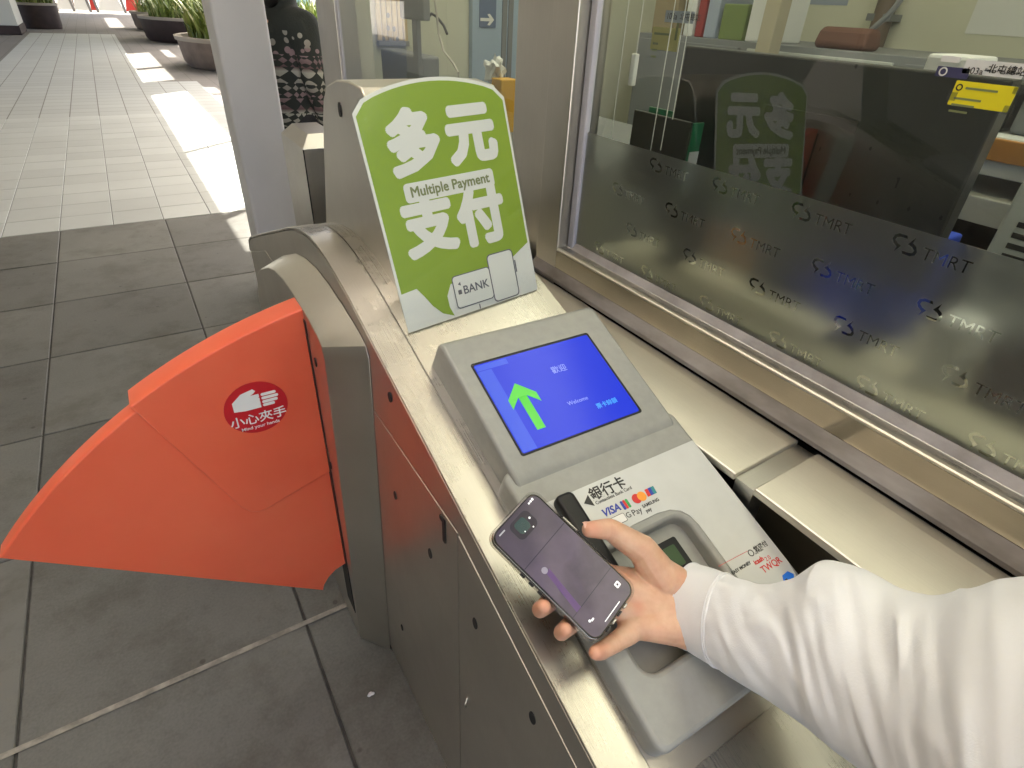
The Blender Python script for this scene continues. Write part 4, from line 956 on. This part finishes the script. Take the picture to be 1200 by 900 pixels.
# ================================================================== person standing at the office corner, seen from behind
def person_behind(loc, face):
    x, y, _ = loc
    e = empty('person', loc, 'person in a dark patterned knitted sweater standing behind the white column', 'person')
    M = Matrix.Translation((x, y, 0)) @ Matrix.Rotation(face, 4, 'Z')          # faces local +Y
    bm = bmesh.new()                                                            # whole body
    ellipsoid(bm, (0, .015, 1.475), (.073, .092, .108)); ellipsoid(bm, (0, .05, 1.43), (.055, .06, .06))
    ellipsoid(bm, (0, .112, 1.465), (.012, .018, .020)); ellipsoid(bm, (0, .10, 1.425), (.024, .012, .008))
    for s in (-1, 1):
        ellipsoid(bm, (s * .074, .005, 1.465), (.010, .020, .030)); ellipsoid(bm, (s * .028, .092, 1.485), (.013, .008, .008))
        capsule(bm, (s * .16, 0, 1.21), .035, (s * .21, -.01, .98), .032); capsule(bm, (s * .21, -.01, .98), .032, (s * .20, .06, .75), .026)
        ellipsoid(bm, (s * .20, .08, .69), (.018, .040, .050))
        for q in range(4): capsule(bm, (s * .195, .055 + .018 * q, .66), .009, (s * (.19 - .008), .06 + .018 * q, .585 - .004 * abs(q - 1.5)), .007)
        capsule(bm, (s * .19, .115, .69), .010, (s * .185, .128, .635), .008)
        capsule(bm, (s * .09, 0, .80), .075, (s * .10, .01, .43), .052); capsule(bm, (s * .10, .01, .43), .052, (s * .10, -.01, .09), .035)
        capsule(bm, (s * .10, -.03, .045), .035, (s * .11, .13, .035), .030)
    capsule(bm, (0, 0, 1.27), .052, (0, .01, 1.40), .048); capsule(bm, (0, 0, .86), .12, (0, 0, 1.16), .125)
    capsule(bm, (-.11, 0, 1.20), .05, (.11, 0, 1.20), .05)
    organic('body', bm, .010, m_skin, e, 4, M)
    bm = bmesh.new()                                                            # sweater
    capsule(bm, (0, 0, .84), .165, (0, .0, 1.10), .165); capsule(bm, (-.12, 0, 1.20), .10, (.12, 0, 1.20), .10); capsule(bm, (0, 0, 1.22), .09, (0, .005, 1.30), .075)
    for s in (-1, 1):
        capsule(bm, (s * .165, 0, 1.215), .075, (s * .215, -.01, .98), .062); capsule(bm, (s * .215, -.01, .98), .062, (s * .205, .05, .77), .048)
    organic('sweater', bm, .013, m_knit, e, 5, M)
    bm = bmesh.new()
    for s in (-1, 1):
        capsule(bm, (s * .085, 0, .78), .098, (s * .10, .01, .43), .075); capsule(bm, (s * .10, .01, .43), .075, (s * .10, -.01, .07), .062)
    organic('trousers', bm, .013, mat('dark_trousers', (.02, .02, .025), .8), e, 4, M)
    for s in (-1, 1):
        bm = bmesh.new(); capsule(bm, (s * .10, -.04, .042), .042, (s * .11, .14, .036), .036); capsule(bm, (s * .10, -.03, .05), .045, (s * .10, -.03, .09), .040)
        organic('shoe', bm, .010, mat('dark_shoe', (.03, .03, .03), .5), e, 3, M)
    bm = bmesh.new()                                                            # black hair to the collar
    ellipsoid(bm, (0, -.01, 1.50), (.088, .102, .105)); ellipsoid(bm, (0, -.055, 1.42), (.080, .055, .11)); ellipsoid(bm, (0, -.06, 1.34), (.065, .035, .06))
    organic('hair', bm, .010, mat('black_hair', (.008, .007, .007), .45), e, 2, M)
m_knit = mat('patterned_knit', (.03, .03, .03), .85)
nt, N, L, b = nodes(m_knit)
tc = N.new('ShaderNodeTexCoord')
sep = N.new('ShaderNodeSeparateXYZ'); L.new(tc.outputs['Object'], sep.inputs[0])
def mth(op, a, c=None, v=None):
    n = N.new('ShaderNodeMath'); n.operation = op
    L.new(a, n.inputs[0]) if hasattr(a, 'is_linked') else setattr(n.inputs[0], 'default_value', a)
    if c is not None: L.new(c, n.inputs[1]) if hasattr(c, 'is_linked') else setattr(n.inputs[1], 'default_value', c)
    return n.outputs[0]
hx = mth('ADD', sep.outputs[0], sep.outputs[1]); zz = sep.outputs[2]
def diamonds(k, kz):
    a = mth('PINGPONG', mth('MULTIPLY', hx, k), 1.0); c = mth('PINGPONG', mth('MULTIPLY', zz, kz), 1.0)
    return mth('GREATER_THAN', mth('ADD', a, c), 1.12)
d1 = diamonds(40, 34); d2 = diamonds(80, 66)
band = mth('GREATER_THAN', mth('SINE', mth('MULTIPLY', zz, 45)), .0)
vo = N.new('ShaderNodeTexVoronoi'); vo.inputs['Scale'].default_value = 22; L.new(tc.outputs['Object'], vo.inputs['Vector'])
blot = mth('LESS_THAN', vo.outputs['Distance'], .33)
low = mth('LESS_THAN', zz, 1.10)
pat = mth('MULTIPLY', mth('ADD', mth('MULTIPLY', d1, band), mth('MULTIPLY', d2, mth('SUBTRACT', 1.0, band))), low)
hi = mth('MULTIPLY', mth('MULTIPLY', blot, mth('SUBTRACT', 1.0, low)), mth('LESS_THAN', zz, 1.2))
tot = mth('ADD', pat, hi)
cr_ = ramp(nt, mth('FRACT', mth('MULTIPLY', zz, 5.3)), [(0, (.30, .28, .26)), (.45, (.42, .42, .38)), (.55, (.13, .075, .085)), (.8, (.28, .20, .22))])
mx = N.new('ShaderNodeMix'); mx.data_type = 'RGBA'; L.new(tot, mx.inputs['Factor'])
mx.inputs['A'].default_value = (.026, .032, .030, 1); L.new(cr_.outputs[0], mx.inputs['B'])
L.new(mx.outputs['Result'], b.inputs['Base Color'])
kn = noise_tex(nt, 130, 3); bump(nt, b, kn.outputs['Fac'], .5, .006)
person_behind((.80, 3.45, 0), R(-70))

# ================================================================== phone, hand and sleeve
MPH = Matrix(((.922, -.380, -.079), (.288, .806, -.517), (.260, .454, .852)))
_a = Vector(MPH.col[0]).normalized(); _b = Vector(MPH.col[1]); _b = (_b - _a * _b.dot(_a)).normalized()
MPH = frame((.265, .292, .877), _a, _b)
PHW, PHL = .0755, .150
phone = empty('smartphone', tuple(MPH.translation), 'smartphone in a clear case with a purple lock screen, held over the reader', 'phone')
def W(p): return MPH @ Vector(p)
m_frame = mat('phone_frame', (.45, .44, .42), .25, 1.0); m_bezel = mat('phone_glass_black', (.004, .004, .005), .08)
rr = lambda w, l, r: rrect(-w / 2, w / 2, -l / 2, l / 2, r, 7)
m_case = bpy.data.materials.new('clear_case'); m_case.use_nodes = True; clear_glass(m_case, (.90, .90, .89), 1.45, .12)
plate('case', [rr(PHW, PHL, .0125), rr(.0722, .1468, .0115)], MPH, -.0085, .0006, m_case, phone, bev=.0008, smooth=50)
plate('case_back', [rr(.0745, .149, .012)], MPH, -.0098, -.0086, m_case, phone)
plate('frame', [rr(.0716, .1462, .0112)], MPH, -.0082, -.0006, m_frame, phone, bev=.0012, smooth=50)
plate('front_glass', [rr(.0700, .1446, .0105)], MPH, -.0008, .0002, m_bezel, phone, bev=.0003)
m_lock = mat('lock_screen', (.03, .025, .035), .10)
nt, N, L, b = nodes(m_lock)
tc = N.new('ShaderNodeTexCoord'); inv = MPH.inverted()
mp = N.new('ShaderNodeMapping'); mp.vector_type = 'POINT'
mp.inputs['Rotation'].default_value = inv.to_euler(); mp.inputs['Location'].default_value = inv.translation
L.new(tc.outputs['Object'], mp.inputs[0])
n1 = N.new('ShaderNodeTexNoise'); n1.inputs['Scale'].default_value = 48; n1.inputs['Detail'].default_value = 5; L.new(mp.outputs[0], n1.inputs['Vector'])
sp_ = N.new('ShaderNodeSeparateXYZ'); L.new(mp.outputs[0], sp_.inputs[0])
g = N.new('ShaderNodeMapRange'); g.inputs['From Min'].default_value = .075; g.inputs['From Max'].default_value = -.07; L.new(sp_.outputs[1], g.inputs['Value'])
ad = N.new('ShaderNodeMath'); ad.operation = 'MULTIPLY_ADD'; ad.inputs[1].default_value = .45; L.new(n1.outputs['Fac'], ad.inputs[0]); 
sb_ = N.new('ShaderNodeMath'); sb_.operation = 'MULTIPLY'; sb_.inputs[1].default_value = .62; L.new(g.outputs[0], sb_.inputs[0]); L.new(sb_.outputs[0], ad.inputs[2])
rp_ = ramp(nt, ad.outputs[0], [(.12, (.045, .040, .052)), (.36, (.085, .070, .10)), (.54, (.15, .115, .165)), (.66, (.075, .06, .09)), (.76, (.14, .11, .15)), (.95, (.065, .056, .07))])
L.new(rp_.outputs[0], b.inputs['Emission Color']); b.inputs['Emission Strength'].default_value = .17
plate('screen', [rr(.0668, .1414, .0095)], MPH, .0002, .0004, m_lock, phone)
m_island = mat('camera_island_glow', (.01, .012, .012), .15, emit=(.05, .10, .095), estr=0.170)
m_ui = mat('screen_icon', (.7, .7, .7), .3, emit=(.9, .9, .95), estr=0.170); m_uid = mat('screen_shade', (.02, .018, .025), .2, emit=(.02, .016, .03), estr=0.136)
m_purp = mat('screen_purple', (.05, .03, .07), .2, emit=(.055, .022, .10), estr=0.272)
plate('screen_widget', [rrect(-.014, .014, .045, .066, .006)], MPH, .0004, .0005, m_uid, phone)
plate('screen_widget', [rrect(-.009, .006, .049, .063, .004)], MPH, .0005, .0006, m_island, phone)
for u, v, r_ in ((.010, .056, .0012), (.006, .047, .0008), (-.004, .050, .0007)): plate('screen_icon', [circle(u, v, r_, n=10)], MPH, .0006, .0007, m_ui, phone)
plate('screen_widget', [[(-.033, .0252), (.033, .0252), (.033, .0260), (-.033, .0260)]], MPH, .0004, .0005, m_uid, phone)
plate('screen_widget', [[(-.033, -.0402), (.033, -.0402), (.033, -.0395), (-.033, -.0395)]], MPH, .0004, .0005, m_uid, phone)
plate('screen_widget', [[(-.020, .006), (-.014, .008), (-.0195, -.040), (-.0265, -.040)]], MPH, .0004, .0005, m_purp, phone)
plate('screen_icon', [circle(-.019, .010, .0034)], MPH, .0005, .0006, mat('screen_soft', (.1, .1, .1), .3, emit=(.30, .26, .36), estr=0.170), phone)
plate('screen_icon', [rrect(.0215, .0275, -.058, -.0525, .0012), circle(.0245, -.0552, .0014, n=12)], MPH, .0004, .0006, m_ui, phone)
plate('screen_icon', [circle(-.0235, -.0545, .0014, n=10)], MPH, .0004, .0006, m_ui, phone); plate('screen_icon', [rrect(-.0222, -.0185, -.0568, -.0550, .0006)], MPH, .0004, .0006, m_ui, phone)
plate('home_bar', [rrect(-.013, .013, -.0672, -.0664, .0004)], MPH, .0004, .0006, m_ui, phone)
for q in range(3): plate('screen_icon', [rrect(.020 + .003 * q, .0222 + .003 * q, .0655, .0672 + .0004 * q, .0003)], MPH, .0004, .0006, m_ui, phone)
plate('screen_icon', [rrect(-.0265, -.018, .0655, .0670, .0005)], MPH, .0004, .0006, mat('screen_dim', (.2, .2, .2), .3, emit=(.5, .5, .55), estr=0.119), phone)
for v0, v1 in ((.020, .026), (.008, .014), (-.008, .002)): box('side_button', (-.0386, -.0370), (v0, v1), (-.006, -.002), m_bezel, phone, .0004, MPH)
box('side_button', (.0368, .0388), (.010, .030), (-.0062, -.0015), m_frame, phone, .0005, MPH)
for q in range(4): box('port_slot', (-.018 + .010 * q, -.012 + .010 * q), (-.0756, -.0738), (-.006, -.002), m_frame if q % 2 else m_bezel, phone, .0003, MPH)

me_ = empty('person', tuple(W((.07, -.14, -.02))), "photographer's right hand in a white shirt sleeve holding the phone", 'person')
bm = bmesh.new()
def fin(pts, rs):
    for i in range(len(pts) - 1): capsule(bm, pts[i], rs[i], pts[i + 1], rs[i + 1], 16)
# thumb along the right edge
fin([(.076, -.098, -.026), (.0775, -.058, -.010), (.0640, -.0150, .0005), (.0465, .0010, .0030)], [.0210, .0165, .0118, .0088])
# fingers round the back to the left edge
fin([(.030, -.030, -.030), (.002, .012, -.032), (-.014, .030, -.028), (-.022, .040, -.023)], [.0115, .0095, .0085, .0075])
fin([(.016, -.048, -.031), (-.024, -.020, -.034), (-.0445, -.0135, -.020), (-.0440, -.0125, -.006)], [.0115, .0098, .0086, .0076])
fin([(.006, -.068, -.031), (-.026, -.050, -.033), (-.0465, -.0435, -.019), (-.0450, -.0420, -.006)], [.0112, .0095, .0082, .0072])
fin([(.006, -.100, -.026), (-.016, -.0915, -.021), (-.0335, -.0835, -.014), (-.0400, -.0780, -.006)], [.0118, .0098, .0086, .0074])
# palm: thick at the thumb and at the little-finger side, hollow between
for p, r_ in (((.030, -.034, -.031), .0125), ((.018, -.050, -.032), .0125), ((.010, -.070, -.031), .0125), ((.008, -.098, -.027), .0125)):
    capsule(bm, (.062, -.130, -.030), .019, p, r_, 16)
capsule(bm, (.084, -.116, -.027), .0200, (.076, -.080, -.022), .0185, 16)
capsule(bm, (.050, -.142, -.029), .0190, (.022, -.108, -.026), .0150, 16)
capsule(bm, (.060, -.085, -.036), .016, (.034, -.045, -.035), .013, 16)
ellipsoid(bm, (.045, -.092, -.034), (.030, .034, .013))
# wrist and forearm inside the sleeve
capsule(bm, (.080, -.122, -.027), .021, (.098, -.165, -.010), .023, 16); capsule(bm, (.052, -.143, -.028), .021, (.070, -.185, -.010), .023, 16)
capsule(bm, (.084, -.175, -.01), .030, (.12, -.26, .06), .036, 16)
hand_o = organic('hand', bm, .0012, m_skin, me_, 9, Matrix())
creases = [((.0640, -.0150, .0005), (-.62, .74, .1), .017, (-.003, .0, .0035)), ((.0775, -.058, -.010), (-.3, .95, .2), .02, (-.002, .003)), ((-.016, -.0915, -.021), (-.9, .4, .2), .014, (0.0, .003)), ((-.0335, -.0835, -.014), (-.7, .5, .5), .012, (0.0,)),
           ((.078, -.118, -.027), (-.35, .93, 0), .030, (.0, .006, .012)), ((.052, -.143, -.028), (-.35, .93, 0), .030, (.0, .006, .012)), ((.006, -.100, -.026), (-.9, .4, .1), .016, (0.0, .004)), ((-.0445, -.0135, -.020), (-.1, .1, 1), .012, (0.006,)), ((-.0465, -.0435, -.019), (-.1, .1, 1), .012, (0.006,))]
tips = [((.0455, .0020, .0030), .020), ((-.0440, -.0125, -.006), .018), ((-.0450, -.0420, -.006), .018), ((-.0400, -.0780, -.006), .022), ((.03, -.09, -.02), .012)]
me = hand_o.data; nrm = [v.normal.copy() for v in me.vertices]
ca = me.color_attributes.new('flush', 'FLOAT_COLOR', 'POINT')
for v, n_ in zip(me.vertices, nrm):
    d = 0
    for c, ax, rad, offs in creases:
        q = v.co - Vector(c)
        if q.length < rad:
            t_ = q.dot(Vector(ax).normalized()) + .0012 * noise.noise(v.co * 180)
            d += sum(math.exp(-((t_ - o_) / .0011) ** 2) for o_ in offs) * (1 - q.length / rad)
    w_ = sum(max(0, 1 - (v.co - Vector(c)).length / r_) for c, r_ in tips) + .5 * max(0, noise.noise(v.co * 45))
    ca.data[v.index].color = (min(1, w_ + d * .45),) * 3 + (1,)
    v.co -= n_ * (.00085 * min(d, 1.2) + .0005 * noise.noise(v.co * 70))
me.transform(MPH); me.update()
nt, N, L, b = nodes(m_skin); at = N.new('ShaderNodeVertexColor'); at.layer_name = 'flush'
mxs = N.new('ShaderNodeMix'); mxs.data_type = 'RGBA'; src = b.inputs['Base Color'].links[0].from_socket
L.new(at.outputs[0], mxs.inputs['Factor']); L.new(src, mxs.inputs['A']); mxs.inputs['B'].default_value = (.63, .295, .195, 1); L.new(mxs.outputs['Result'], b.inputs['Base Color'])

# thumbnail and a few creases
def nail(c, ax, ay, w, l):
    M = MPH @ frame(c, ax, ay); v = []; f = []
    for i in range(5):
        for j in range(5):
            s, t = i / 4 * 2 - 1, j / 4 * 2 - 1
            ww = w * (1 - .25 * max(0, t) ** 2); v.append(M @ Vector((s * ww, t * l, -.35 * w * s * s - .0006 * t * t)))
    for i in range(4):
        for j in range(4): a = i * 5 + j; f.append((a, a + 1, a + 6, a + 5))
    from_py('nail', v, f, m_nail, me_, smooth=60)
nail((.0478, .0068, .0078), (.62, .65, -.42), (-.70, .70, .1), .0044, .0052)

# sleeve: rings through the outline seen in the photograph, at rising height above the reader
def ML3(x, y, z):
    n = MPH.to_3x3() @ Vector((0, 0, 1)); return onp(x, y, W((0, 0, z)), n)
SEC = [((812, 660), (806, 762), -0.034), ((832, 666), (822, 772), -0.018), ((852, 673), (840, 783), -0.001), ((872, 680), (860, 796), 0.016), ((898, 687), (886, 812), 0.034), ((934, 680), (922, 836), 0.053), ((966, 660), (956, 860), 0.073),
       ((1008, 669), (985, 884), 0.094), ((1052, 692), (1018, 908), 0.116), ((1098, 705), (1050, 934), 0.139), ((1148, 703), (1088, 968), 0.162), ((1198, 692), (1130, 1008), 0.185), ((1250, 695), (1180, 1060), 0.208), ((1310, 720), (1240, 1120), 0.230), ((1380, 760), (1310, 1190), 0.252), ((1470, 800), (1400, 1290), 0.274)]
def cat(p, t):
    i = min(int(t), len(p) - 2); f_ = t - i
    a, b_, c, d = p[max(i - 1, 0)], p[i], p[i + 1], p[min(i + 2, len(p) - 1)]
    return .5 * ((2 * b_) + (c - a) * f_ + (2 * a - 5 * b_ + 4 * c - d) * f_ ** 2 + (3 * b_ - a - 3 * c + d) * f_ ** 3)
TOP = [ML3(*a, z) for a, b_, z in SEC]; BOT = [ML3(*b_, z) for a, b_, z in SEC]
def axis_dir(t):
    lo, hi = max(0, t - 1.8), min(len(SEC) - 1.001, t + 1.8)
    return (cat(TOP, hi) + cat(BOT, hi) - cat(TOP, lo) - cat(BOT, lo)).normalized()
def sleeve(t0, t1, n, m, name, fold, grow=0.0, thick=.0018, nr=110):
    rings = []
    for i in range(n + 1):
        t = t0 + (t1 - t0) * i / n
        P, Q = cat(TOP, t), cat(BOT, t); c = (P + Q) / 2; a = (P - Q) / 2
        tn = axis_dir(t)
        a = a - tn * a.dot(tn) * .35
        bdir = a.cross(tn).normalized()
        if bdir.dot(CAM - c) < 0: bdir = -bdir
        rad = a.length; ring = []
        for j in range(nr):
            ph = 2 * math.pi * j / nr
            cs_, sn_ = math.cos(ph), math.sin(ph)
            d = a * cs_ + bdir * rad * (.80 - .16 * min(1, max(0, (t - 4) / 6))) * sn_
            amp = fold * min(1, max(0, (t - 2.0) / 2.5)) if fold else 0
            disp = grow
            if fold:
                # broad soft folds that run round the arm on a slant, each of its own depth, plus light gathers by the cuff
                n1 = noise.noise(Vector((t * .55, cs_ * .8, sn_ * .8))); n2 = noise.noise(Vector((t * .9 + 7, cs_ * 1.3, sn_ * 1.3)))
                s1 = t * .40 + cs_ * .72 + sn_ * .25 + n1 * .8
                f1 = 2.2 * (1 - abs(math.sin(3.1416 * s1))) ** 1.5 - .75
                dep = .12 + 1.3 * max(0, n2 + .22)
                f2 = noise.noise(Vector((t * 1.9 + cs_ * 2.2, cs_ * 1.2 + 4, sn_ * 1.2)))
                disp += amp * (f1 * dep * .62 + f2 * .75) * (1 - .92 * abs(cs_) ** 4)
                gather = max(0, 1 - (t - 2.0) / 1.3) * min(1, (t - 2.0) * 4)
                disp += fold * .5 * gather * noise.noise(Vector((t * .7, ph_c(ph) * 3.4, math.cos(ph) * 3.4 + 9)))
            else:
                disp += noise.noise(Vector((t * 1.5, cs_ * 2, sn_ * 2))) * .0006
            ring.append(c + d + d.normalized() * disp)
        rings.append(ring)
    o = loft(name, rings, m, me_, caps=False, smooth=180)
    sd = o.modifiers.new('thickness', 'SOLIDIFY'); sd.thickness = thick; sd.offset = -1
    return o
def ph_c(ph): return math.sin(ph)
sleeve(0.0, 2.15, 30, m_shirt, 'cuff', 0, .0008, .003)
for tt in (.14, 1.98):                                           # rows of stitching round the cuff
    ring = []
    P, Q = cat(TOP, tt), cat(BOT, tt); c = (P + Q) / 2; a = (P - Q) / 2
    tn = axis_dir(tt); a = a - tn * a.dot(tn) * .35
    bd_ = a.cross(tn).normalized(); bd_ = -bd_ if bd_.dot(CAM - c) < 0 else bd_
    for j in range(121):
        ph = 2 * math.pi * j / 120; d = a * math.cos(ph) + bd_ * a.length * .80 * math.sin(ph); ring.append(c + d + d.normalized() * .0012)
    tube('stitching', ring, .00045, m_shirt, me_, 6)
sleeve(1.98, len(SEC) - 1.001, 230, m_shirt, 'sleeve', .0046, .0)
